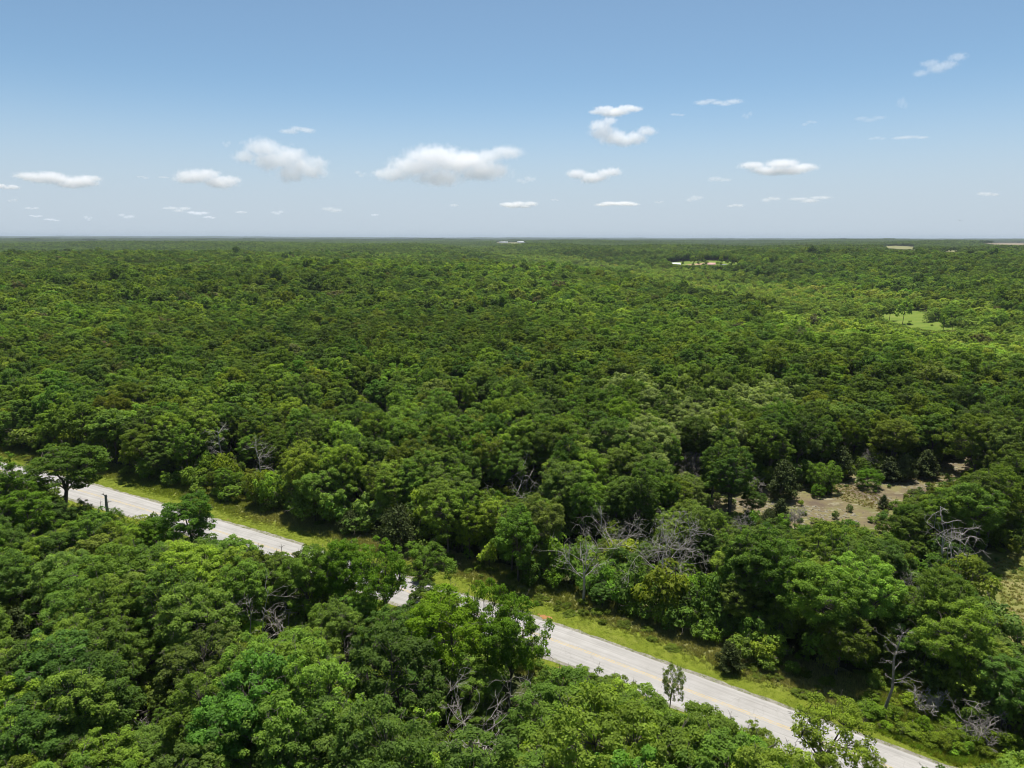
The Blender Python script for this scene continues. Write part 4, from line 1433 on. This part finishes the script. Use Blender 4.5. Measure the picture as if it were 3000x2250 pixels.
h = np.where(b, h * .4, h)
T, _, _ = tint_for(x, y, rng)
more(x, y, height(x, y), h, 3.0, PB, T * 1.05)
s_ = rng.uniform(60, ROAD_S[-1] - 60, 420)
o_ = RW + rng.uniform(3.5, 9.5, 420)
x = np.interp(s_, ROAD_S, ROAD[:, 0]) + np.interp(s_, ROAD_S, ROAD_N[:, 0]) * o_
y = np.interp(s_, ROAD_S, ROAD[:, 1]) + np.interp(s_, ROAD_S, ROAD_N[:, 1]) * o_
k = vnoise(x / 6.0, y / 6.0, 15) > 0
x, y, o_ = x[k], y[k], o_[k]
T = np.array([[.110, .160, .020]]) * rng.uniform(.7, 1.3, (len(x), 1))
more(x, y, height(x, y), rng.uniform(.35, .8, len(x)) * np.clip((o_ - RW) / 6, .6, 1.5), 3.0, PB, T, rng.uniform(.25, .6, len(x)))
# weedy bushes inside the bright opening
P = WORLD_POLY['brush']
x, y = jittered(1.5, P[:, 0].min(), P[:, 0].max(), P[:, 1].min(), P[:, 1].max(), .45, rng)
k = inside(x, y, expand_m(P, 1)) & (rng.random(len(x)) < .7) & (road_dist(x, y) > RW + 3)
x, y = x[k], y[k]
T = np.array([[.150, .225, .020]]) * rng.uniform(.75, 1.25, (len(x), 1)) * (1 + rng.normal(size=(len(x), 3)) * .08)
more(x, y, height(x, y), rng.uniform(.5, 1.5, len(x)), 3.0, PB, T, rng.uniform(.35, .8, len(x)))
# scattered small scrub on the glade, meadow and clearing
for key, cell, pr, hr in (('glade', 3.0, .10, (.4, 1.3)), ('clearing', 2.5, .10, (.3, .8)), ('meadow', 6.0, .06, (.8, 3.4))):
    P = WORLD_POLY[key]
    x, y = jittered(cell, P[:, 0].min(), P[:, 0].max(), P[:, 1].min(), P[:, 1].max(), .45, rng)
    k = inside(x, y, P) & (rng.random(len(x)) < pr)
    x, y = x[k], y[k]
    T, _, _ = tint_for(x, y, rng)
    more(x, y, height(x, y), rng.uniform(*hr, len(x)), 3.0, PB, T)
scatter('undergrowth', np.concatenate(SP_), np.concatenate(SR_), np.concatenate(SS_), np.concatenate(SI_), np.concatenate(ST_), proto_col,
        'low leafy undergrowth and scrub along the forest edges and openings')

# grass tufts
tuft_col = bpy.data.collections.new('grass_sources')
for q_ in range(3):
    r = np.random.default_rng(500 + q_)
    nb = 26
    a = r.uniform(0, 6.28, nb); ro = r.uniform(0, .22, nb)
    B = np.stack([np.cos(a) * ro, np.sin(a) * ro, np.zeros(nb)], 1)
    a2 = r.uniform(0, 6.28, nb)
    tip = B + np.stack([np.cos(a2) * .14, np.sin(a2) * .14, r.uniform(.18, .42, nb)], 1)
    w = np.stack([-np.sin(a2), np.cos(a2), np.zeros(nb)], 1) * .035
    V = np.stack([B - w, B + w, tip], 1).reshape(-1, 3)
    me = mesh_np('tuft', V, np.arange(nb * 3).reshape(-1, 3), [M['grassblade']])
    set_leafv(me, r.uniform(0, 1, nb))
    tuft_col.objects.link(bpy.data.objects.new('tuft_%d' % q_, me))
SP_, SR_, SS_, SI_, ST_ = [], [], [], [], []


def tufts(x, y, h, T):
    more(x, y, height(x, y) + .03, h, .4, [0, 1, 2], T, np.full(len(x), 1.0) * rng.uniform(.8, 1.5, len(x)))


s = rng.uniform(60, ROAD_S[-1] - 40, 70000)
off = np.where(rng.random(70000) < .8, rng.uniform(RW + .15, RW + 12, 70000), rng.uniform(-RW - 5.5, -RW - .15, 70000))
gx = np.interp(s, ROAD_S, ROAD[:, 0]) + np.interp(s, ROAD_S, ROAD_N[:, 0]) * off
gy = np.interp(s, ROAD_S, ROAD[:, 1]) + np.interp(s, ROAD_S, ROAD_N[:, 1]) * off
qx, qy = project(gx, gy, np.zeros_like(gx))
k = (qx > -80) & (qx < 3080) & (qy < 2330)
gx, gy, off = gx[k], gy[k], off[k]
dry = smooth(RW + 2.6, RW + 5.5, np.abs(off) + 1.3 * vnoise(gx / 4, gy / 4, 5))
grn, brn = np.array([.150, .205, .018]), np.array([.255, .245, .100])
T = grn + (brn - grn) * (dry * np.clip(.55 + .5 * vnoise(gx / 7, gy / 7, 2), 0, 1))[:, None]
T = T * rng.uniform(.8, 1.2, (len(gx), 1))
tufts(gx, gy, rng.uniform(.08, .2, len(gx)) * (1 + 2.0 * dry), T)
for key, n, base in (('clearing', 5000, (.200, .205, .065)), ('glade', 3500, (.190, .175, .065)), ('brush', 5000, (.150, .215, .022))):
    P = WORLD_POLY[key]
    gx = rng.uniform(P[:, 0].min(), P[:, 0].max(), n * 3); gy = rng.uniform(P[:, 1].min(), P[:, 1].max(), n * 3)
    k = inside(gx, gy, P)
    if key == 'glade':
        k &= vnoise(gx / 5, gy / 5, 3) > .1
    gx, gy = gx[k][:n], gy[k][:n]
    T = np.array([base]) * rng.uniform(.75, 1.25, (len(gx), 1)) * (1 + rng.normal(size=(len(gx), 3)) * .1)
    tufts(gx, gy, rng.uniform(.2, .5, len(gx)), T)
scatter('roadside_grass', np.concatenate(SP_), np.concatenate(SR_), np.concatenate(SS_), np.concatenate(SI_), np.concatenate(ST_), tuft_col,
        'tufts of green and dry grass on the verges and clearings')

# slabs of bedrock in the glade
rock_col = bpy.data.collections.new('rock_sources')
for q_ in range(4):
    r = np.random.default_rng(600 + q_)
    n = 9
    a = np.sort(r.uniform(0, 6.28, n)); rr = r.uniform(.55, 1.0, n)
    lo = np.stack([np.cos(a) * rr, np.sin(a) * rr * .6, np.full(n, -.1)], 1)
    hi = np.stack([np.cos(a) * rr * .86, np.sin(a) * rr * .52, r.uniform(.10, .2, n)], 1)
    V = np.concatenate([lo, hi, [[0, 0, .17]]])
    F4 = np.array([[i_, (i_ + 1) % n, n + (i_ + 1) % n, n + i_] for i_ in range(n)])
    F3 = np.array([[n + i_, n + (i_ + 1) % n, 2 * n] for i_ in range(n)])
    rock_col.objects.link(bpy.data.objects.new('slab_%d' % q_, mesh_np('slab', V, [F4, F3], [M['rock']])))
P = WORLD_POLY['glade']
gx = rng.uniform(P[:, 0].min(), P[:, 0].max(), 9000); gy = rng.uniform(P[:, 1].min(), P[:, 1].max(), 9000)
k = inside(gx, gy, P) & (vnoise(gx / 4.5, gy / 4.5, 9) > .05)
gx, gy = gx[k][:650], gy[k][:650]
SP_, SR_, SS_, SI_, ST_ = [], [], [], [], []
more(gx, gy, height(gx, gy) + .05, rng.uniform(.3, 1.1, len(gx)), 1.0, [0, 1, 2, 3], np.ones((len(gx), 3)), rng.uniform(.25, .85, len(gx)))
scatter('glade_stones', np.concatenate(SP_), np.concatenate(SR_), np.concatenate(SS_), np.concatenate(SI_), np.concatenate(ST_), rock_col,
        'pale lichen covered stone slabs strewn over the rocky glade')

# ------------------------------------------------------------------ buildings


def box_arrays(x0, x1, y0, y1, z0, z1):
    V = np.array([[x, y, z] for z in (z0, z1) for x, y in ((x0, y0), (x1, y0), (x1, y1), (x0, y1))], float)
    F = np.array([[0, 3, 2, 1], [4, 5, 6, 7], [0, 1, 5, 4], [1, 2, 6, 5], [2, 3, 7, 6], [3, 0, 4, 7]])
    return V, F


def part_box(name, parent, mat, *b):
    V, F = box_arrays(*b)
    return link(bpy.data.objects.new(name, mesh_np(name, V, F, [mat])), parent)


def building(name, loc, rz, L, W, wall_h, roof_h, wallm, roofm, label, doors=(), windows=()):
    """gabled building, ridge along local x; doors / windows on the -y side: (centre, width, z0, z1)"""
    o = tag(empty(name, loc, rz), label, 'building')
    V = [(-L / 2, -W / 2, -1), (L / 2, -W / 2, -1), (L / 2, W / 2, -1), (-L / 2, W / 2, -1), (-L / 2, -W / 2, wall_h), (L / 2, -W / 2, wall_h), (L / 2, W / 2, wall_h), (-L / 2, W / 2, wall_h), (-L / 2, 0, wall_h + roof_h), (L / 2, 0, wall_h + roof_h)]
    link(bpy.data.objects.new('wall', mesh_np('wall', V, [np.array([[0, 1, 5, 4], [2, 3, 7, 6]]), np.array([[1, 2, 6, 9, 5], [3, 0, 4, 8, 7]])], [wallm])), o)
    e, t = .5, .18
    k_ = roof_h / (W / 2)
    ze = wall_h - e * k_ + .06
    zr = wall_h + roof_h + .06
    R = []
    for sx in (-1, 1):
        xx = sx * (L / 2 + e)
        R += [(xx, -W / 2 - e, ze), (xx, 0, zr), (xx, W / 2 + e, ze), (xx, -W / 2 - e, ze + t), (xx, 0, zr + t), (xx, W / 2 + e, ze + t)]
    F = np.array([[3, 9, 10, 4], [4, 10, 11, 5], [0, 1, 7, 6], [1, 2, 8, 7], [0, 6, 9, 3], [2, 5, 11, 8], [0, 3, 4, 1], [1, 4, 5, 2], [6, 7, 10, 9], [7, 8, 11, 10]])
    link(bpy.data.objects.new('roof', mesh_np('roof', R, F, [roofm])), o)
    for c, w, z0, z1 in doors:
        part_box('door', o, M['greymetal'], c - w / 2, c + w / 2, -W / 2 - .08, -W / 2 + .05, z0, z1)
    for c, w, z0, z1 in windows:
        wv = part_box('window', o, M['whitemetal'], c - w / 2 - .1, c + w / 2 + .1, -W / 2 - .06, -W / 2 + .05, z0 - .1, z1 + .1)
        part_box('pane', wv, M['glass'], c - w / 2, c + w / 2, -W / 2 - .09, -W / 2 - .05, z0, z1)
    return o


def at_px(px, py):
    p = unproject(px, py)
    return p[0], p[1], float(height(p[0], p[1]))


def far_scale(px, py):
    p = unproject(px, py)
    return math.hypot(p[0], p[1]) / FPX * 1024 / 3000      # metres per photograph pixel


u = far_scale(1980, 780)
building('metal_shed', at_px(1980, 781), .05, 24 * u, 12 * u, 5.5 * u, 5 * u, M['greymetal'], M['whitemetal'], 'long metal shed with a bright white roof on the far slope', [(-5 * u, 4 * u, 0, 4 * u), (4 * u, 4 * u, 0, 4 * u)])
building('farm_shed', at_px(1957, 777), .1, 15 * u, 8 * u, 3.5 * u, 2.5 * u, M['whitewall'], M['greymetal'], 'small pale shed behind the white roofed metal shed', [(0, 3 * u, 0, 2.5 * u)])
building('farm_house', at_px(2084, 782), -.25, 19 * u, 12 * u, 5.5 * u, 5 * u, M['whitewall'], M['redroof'], 'white farm house with a faded reddish roof on the far slope', [(0, 1.6 * u, 0, 3 * u)], [(-5 * u, 2 * u, 1.5 * u, 3.5 * u), (5 * u, 2 * u, 1.5 * u, 3.5 * u)])
building('garage', at_px(2118, 782), .35, 17 * u, 8 * u, 3.6 * u, 3 * u, M['whitewall'], M['darkroof'], 'low garage with a dark roof beside the white farm house', [(0, 5 * u, 0, 3 * u)])
u = far_scale(1490, 711)
building('long_barn', at_px(1476, 712), .02, 24 * u, 9 * u, 2.2 * u, 1.5 * u, M['whitewall'], M['whitemetal'], 'long low white barn at the horizon, the one with a short annex', [(0, 2 * u, 0, 1.5 * u)])
building('barn_annex', at_px(1467, 711.5), .3, 9 * u, 6 * u, 1.8 * u, 1.2 * u, M['whitewall'], M['whitemetal'], 'short white annex shed beside the long low barn at the horizon', [(0, 2 * u, 0, 1.2 * u)])
building('long_barn', at_px(1527, 712), -.04, 22 * u, 9 * u, 2.4 * u, 1.8 * u, M['whitewall'], M['whitemetal'], 'long low white barn at the horizon standing on its own', [(0, 2 * u, 0, 1.5 * u)])
u = far_scale(2585, 724)
building('field_barn', at_px(2586, 725), .4, 7 * u, 6 * u, 3 * u, 2 * u, M['whitewall'], M['greymetal'], 'small pale barn at the end of the hay field', [(0, 2 * u, 0, 2 * u)])

# ------------------------------------------------------------------ bird
d = ray(2812, 646)
bp = np.array([0, 0, CAM_H]) + d * 190
V = [(-.22, 0, 0), (-.10, .045, .02), (-.10, -.045, .02), (-.1, 0, -.05), (.12, .05, .02), (.12, -.05, .02), (.12, 0, -.05), (.24, 0, .02),
     (.02, .30, .10), (.10, .30, .10), (-.03, .62, .04), (.02, -.30, .10), (.10, -.30, .10), (-.03, -.62, .04), (.34, .06, 0), (.34, -.06, 0), (.03, .3, .085), (.03, -.3, .085)]
F3 = [(0, 1, 2), (0, 3, 1), (0, 2, 3), (1, 4, 2), (2, 4, 5), (1, 3, 4), (3, 6, 4), (2, 5, 3), (3, 5, 6), (4, 7, 5), (4, 6, 7), (5, 7, 6), (8, 9, 10), (8, 10, 16), (9, 16, 10), (11, 13, 12), (11, 17, 13), (12, 13, 17), (7, 14, 15), (1, 8, 4), (4, 8, 9), (1, 4, 16), (4, 9, 16), (2, 5, 11), (5, 12, 11), (2, 17, 5), (5, 17, 12)]
bird = link(bpy.data.objects.new('bird', mesh_np('bird', V, np.array(F3), [M['birdfeather']])))
bird.location = bp
bird.rotation_euler = (0.2, 0, 1.2)
tag(bird, 'small dark bird gliding in the open sky', 'bird')

# ------------------------------------------------------------------ haze
hz = NT('thin_haze')
pv = hz.n('ShaderNodeVolumePrincipled', {'Color': (0.54, 0.62, 0.74, 1), 'Density': 3.8e-5, 'Anisotropy': 0.0})
hz.t.links.new(pv.outputs[0], hz.out.inputs['Volume'])
V, F = box_arrays(-48000, 48000, -48000, 48000, -60, 125)
ho = link(bpy.data.objects.new('haze', mesh_np('haze', V, F, [hz.m])))
tag(ho, 'thin pale summer haze over the land', kind='stuff')

# ------------------------------------------------------------------ clouds
CLOUDS = [  # cx, cy, w, h (photo px), density, puffs, label
    (1308, 477, 385, 116, 1.0, 9, 'largest heaped white cumulus cloud, long with a raised far shoulder'),
    (827, 470, 245, 112, 1.0, 8, 'big stepped white cumulus cloud sloping down to one side'),
    (610, 516, 185, 72, 1.0, 7, 'medium white cumulus cloud with a thin low tail'),
    (180, 523, 215, 58, 1.0, 7, 'long flat white cumulus cloud with a ragged top'),
    (10, 543, 78, 26, .8, 4, 'small white cloud low beside the long ragged flat one'),
    (1822, 382, 180, 78, 1.0, 7, 'white crescent shaped cloud cupped open at the top'),
    (1802, 324, 155, 40, .8, 6, 'flat white cloud lying right above the crescent cloud'),
    (1741, 508, 156, 56, 1.0, 6, 'bright domed cumulus cloud with a flat base'),
    (2273, 488, 205, 50, .9, 6, 'lens shaped white cloud tapering at both ends'),
    (2103, 298, 130, 30, .55, 5, 'thin pale bar of cloud high in the blue'),
    (2748, 185, 135, 52, .5, 5, 'faint slanting wisp, the highest cloud in the blue'),
    (1520, 596, 110, 30, .9, 5, 'bright small cumulus cloud just over the horizon'),
    (1808, 596, 130, 22, .8, 5, 'long thin white cloud bar just over the horizon'),
    (2371, 581, 120, 24, .7, 5, 'long ragged white cloud bar low over the fields'),
    (871, 381, 98, 30, .6, 5, 'small ragged cloud floating over the big stepped cloud'),
    (1541, 523, 64, 34, .5, 4, None), (2110, 527, 70, 30, .6, 4, None), (2666, 401, 98, 20, .4, 4, None), (2642, 297, 30, 44, .25, 3, None),
    (2259, 584, 54, 20, .6, 3, None), (2154, 600, 50, 16, .6, 3, None), (2035, 582, 52, 24, .45, 3, None), (2894, 569, 58, 20, .7, 3, None),
    (973, 610, 66, 25, .6, 4, None), (515, 612, 82, 20, .6, 4, None), (580, 624, 60, 14, .6, 3, None), (613, 636, 36, 10, .5, 3, None),
    (370, 631, 42, 16, .45, 3, None), (261, 639, 25, 17, .45, 3, None), (95, 611, 36, 12, .45, 3, None), (105, 632, 36, 9, .45, 3, None), (152, 644, 42, 10, .45, 3, None),
    (37, 586, 25, 14, .4, 3, None), (664, 421, 28, 22, .3, 3, None), (1058, 508, 36, 20, .35, 3, None), (417, 519, 32, 10, .3, 3, None), (481, 518, 32, 10, .3, 3, None),
    (708, 620, 36, 11, .5, 3, None), (813, 622, 36, 13, .35, 3, None), (1332, 602, 28, 13, .5, 3, None), (1098, 630, 26, 9, .5, 3, None),
    (2188, 336, 32, 28, .3, 3, None), (1985, 336, 42, 12, .25, 3, None), (2371, 359, 46, 20, .25, 3, None), (2547, 348, 84, 22, .16, 3, None), (2568, 406, 50, 16, .2, 3, None), (1931, 592, 28, 9, .35, 3, None), (1626, 585, 26, 9, .4, 3, None),
]
CLOUD_BASE = 1350.0
BIGNAME = ['largest heaped cumulus cloud', 'stepped cumulus cloud', 'cumulus cloud with a low tail', 'long ragged flat cumulus', 'low cloud by the ragged flat one', 'crescent cloud', 'flat cloud over the crescent cloud', 'bright domed cumulus', 'lens shaped cloud', 'thin pale cloud bar', 'slanting high wisp', 'bright small cumulus over the horizon', 'thin white bar over the horizon', 'ragged bar over the fields', 'ragged cloud over the stepped one']


def make_cloud(i_, cx, cy_, w, h_, dens, npuff, label):
    r = np.random.default_rng(700 + i_)
    dl = ray(cx, cy_ + h_ * .45)
    el = dl[2] / math.hypot(dl[0], dl[1])
    D = (CLOUD_BASE - CAM_H) / el
    dirh = np.array([dl[0], dl[1]]) / math.hypot(dl[0], dl[1])
    sl_ = math.hypot(D, D * el) / math.cos(math.atan((cx - 1500) / 3000 * 1024 / FPX)) * math.cos(math.atan((cx - 1500) / 3000 * 1024 / FPX)) ** 2
    mpp = D * math.cos(math.atan2(dl[0], dl[1])) / FPX * 1024 / 3000 / CP
    ax, az_ = w * mpp / 2, h_ * mpp / 2
    ay = 0.62 * (ax * az_) ** .5 + .2 * ax
    zc = CAM_H + D * (ray(cx, cy_)[2] / math.hypot(*ray(cx, cy_)[:2]))
    # puffs in unit-ellipsoid space
    cs, rs = [], []
    if i_ == 5:      # crescent
        cs = [(-.62, 0, .25), (-.55, 0, -.05), (-.25, .1, -.38), (.1, -.1, -.55), (.42, 0, -.45), (.68, 0, -.1), (-.4, 0, .5)]
        rs = [.42, .48, .5, .46, .44, .36, .3]
    elif i_ == 0:
        cs = [(-.72, 0, -.45), (-.4, .1, -.15), (-.15, 0, .25), (.12, -.1, .0), (.35, .1, .1), (.5, 0, -.3), (.82, 0, .42), (-.1, .1, -.55), (.62, 0, .3)]
        rs = [.34, .48, .5, .52, .46, .46, .3, .42, .3]
    elif i_ == 1:
        cs = [(-.72, 0, .1), (-.35, 0, .45), (-.2, .1, .0), (.15, 0, .15), (.4, 0, -.2), (.62, 0, -.4), (.2, .1, -.5), (.72, 0, -.05)]
        rs = [.32, .46, .5, .5, .48, .42, .42, .32]
    else:
        for q_ in range(npuff):
            t = (q_ + .5) / npuff * 2 - 1
            env = math.sqrt(max(0, 1 - (t * .85) ** 2))
            rr = r.uniform(.34, .52) * (.7 + .4 * env) * (1.25 if npuff <= 3 else 1)
            zz = r.uniform(-.45, .25) * env
            if i_ == 10: zz += t * .5
            cs.append((t * .72, r.uniform(-.15, .15), zz)); rs.append(rr)
    cs, rs = np.array(cs), np.array(rs)
    # hull: rays from the middle, outermost point of the puff field
    import bmesh
    bm = bmesh.new()
    bmesh.ops.create_icosphere(bm, subdivisions=4 if npuff > 4 else 3, radius=1)
    dirs = np.array([v.co[:] for v in bm.verts])
    ts = np.linspace(1.5, 0.05, 60)
    P = dirs[:, None] * ts[None, :, None]
    f = np.max(1 - np.linalg.norm(P[:, :, None] - cs[None, None], axis=3) / (rs * 1.18), axis=2)
    ti = np.where((f > 0).any(1), ts[(f > 0).argmax(1)], .06)
    for v, t in zip(bm.verts, ti):
        v.co = v.co * float(t)
    me = bpy.data.meshes.new('cloud')
    bm.to_mesh(me)
    bm.free()
    o = link(bpy.data.objects.new('cloud', me))
    o.location = (dirh[0] * D, dirh[1] * D, zc)
    o.rotation_euler = (0, 0, -math.atan2(dirh[0], dirh[1]))
    o.scale = (ax * 1.04, ay * .7, az_ * 1.2)
    nt = NT('cloud_vapour')
    tc = nt.n('ShaderNodeTexCoord').outputs['Object']
    acc = None
    for c, q_ in zip(cs, rs):
        dn = nt.n('ShaderNodeVectorMath', {0: tc, 1: tuple(c)}, operation='DISTANCE').outputs['Value']
        fv = nt.math('SUBTRACT', 1.0, nt.math('DIVIDE', dn, float(q_)))
        acc = fv if acc is None else nt.n('ShaderNodeMath', {0: acc, 1: fv, 2: .12}, operation='SMOOTH_MAX').outputs[0]
    asp = ax / az_
    nv = nt.n('ShaderNodeVectorMath', {0: tc, 1: (asp * 1.0, asp * 1.0, 1.0)}, operation='MULTIPLY').outputs[0]
    nz = nt.n('ShaderNodeTexNoise', {'Vector': nv, 'Scale': 3.0, 'Detail': 7.0, 'Roughness': .70, 'W': float(i_) * 3.1}, noise_dimensions='4D').outputs['Fac']
    fld = nt.math('ADD', acc, nt.math('MULTIPLY', nt.math('SUBTRACT', nz, .525), 2.5))
    soft = .42 if dens > .7 else .6
    dn = nt.n('ShaderNodeMapRange', {'Value': fld, 'From Min': 0.0, 'From Max': soft, 'To Min': 0.0, 'To Max': 1.0}, interpolation_type='SMOOTHSTEP').outputs[0]
    tau = {True: 4.2, False: 2.4}[dens > .7] * dens
    dn = nt.math('MULTIPLY', dn, tau / (2 * az_))
    pv_ = nt.n('ShaderNodeVolumePrincipled', {'Color': (.945, .942, .95, 1), 'Density': dn, 'Anisotropy': .35})
    nt.t.links.new(pv_.outputs[0], nt.out.inputs['Volume'])
    me.materials.append(nt.m)
    if label is None:
        big = [c_ for c_ in CLOUDS if c_[6]]
        near_ = lambda c_: min(range(len(big)), key=lambda b_: math.hypot(big[b_][0] - c_[0], big[b_][1] - c_[1]))
        me_ = near_(CLOUDS[i_])
        mates = sorted([c_ for c_ in CLOUDS if c_[6] is None and near_(c_) == me_], key=lambda c_: math.hypot(big[me_][0] - c_[0], big[me_][1] - c_[1]))
        rank = mates.index(CLOUDS[i_])
        look = 'small bright cloud puff' if dens >= .5 else 'tiny pale cloud scrap' if cy_ > 500 else 'faint thin cloud wisp'
        words = ['first', 'second', 'third', 'fourth', 'fifth', 'sixth', 'seventh', 'eighth', 'ninth', 'tenth']
        tag(o, '%s, %s out from the %s' % (look, words[min(rank, 9)], BIGNAME[me_]), 'cloud', 'small cloud scraps')
    else:
        tag(o, label, 'cloud', 'cumulus clouds')


for i_, c in enumerate(CLOUDS):
    make_cloud(i_, *c)
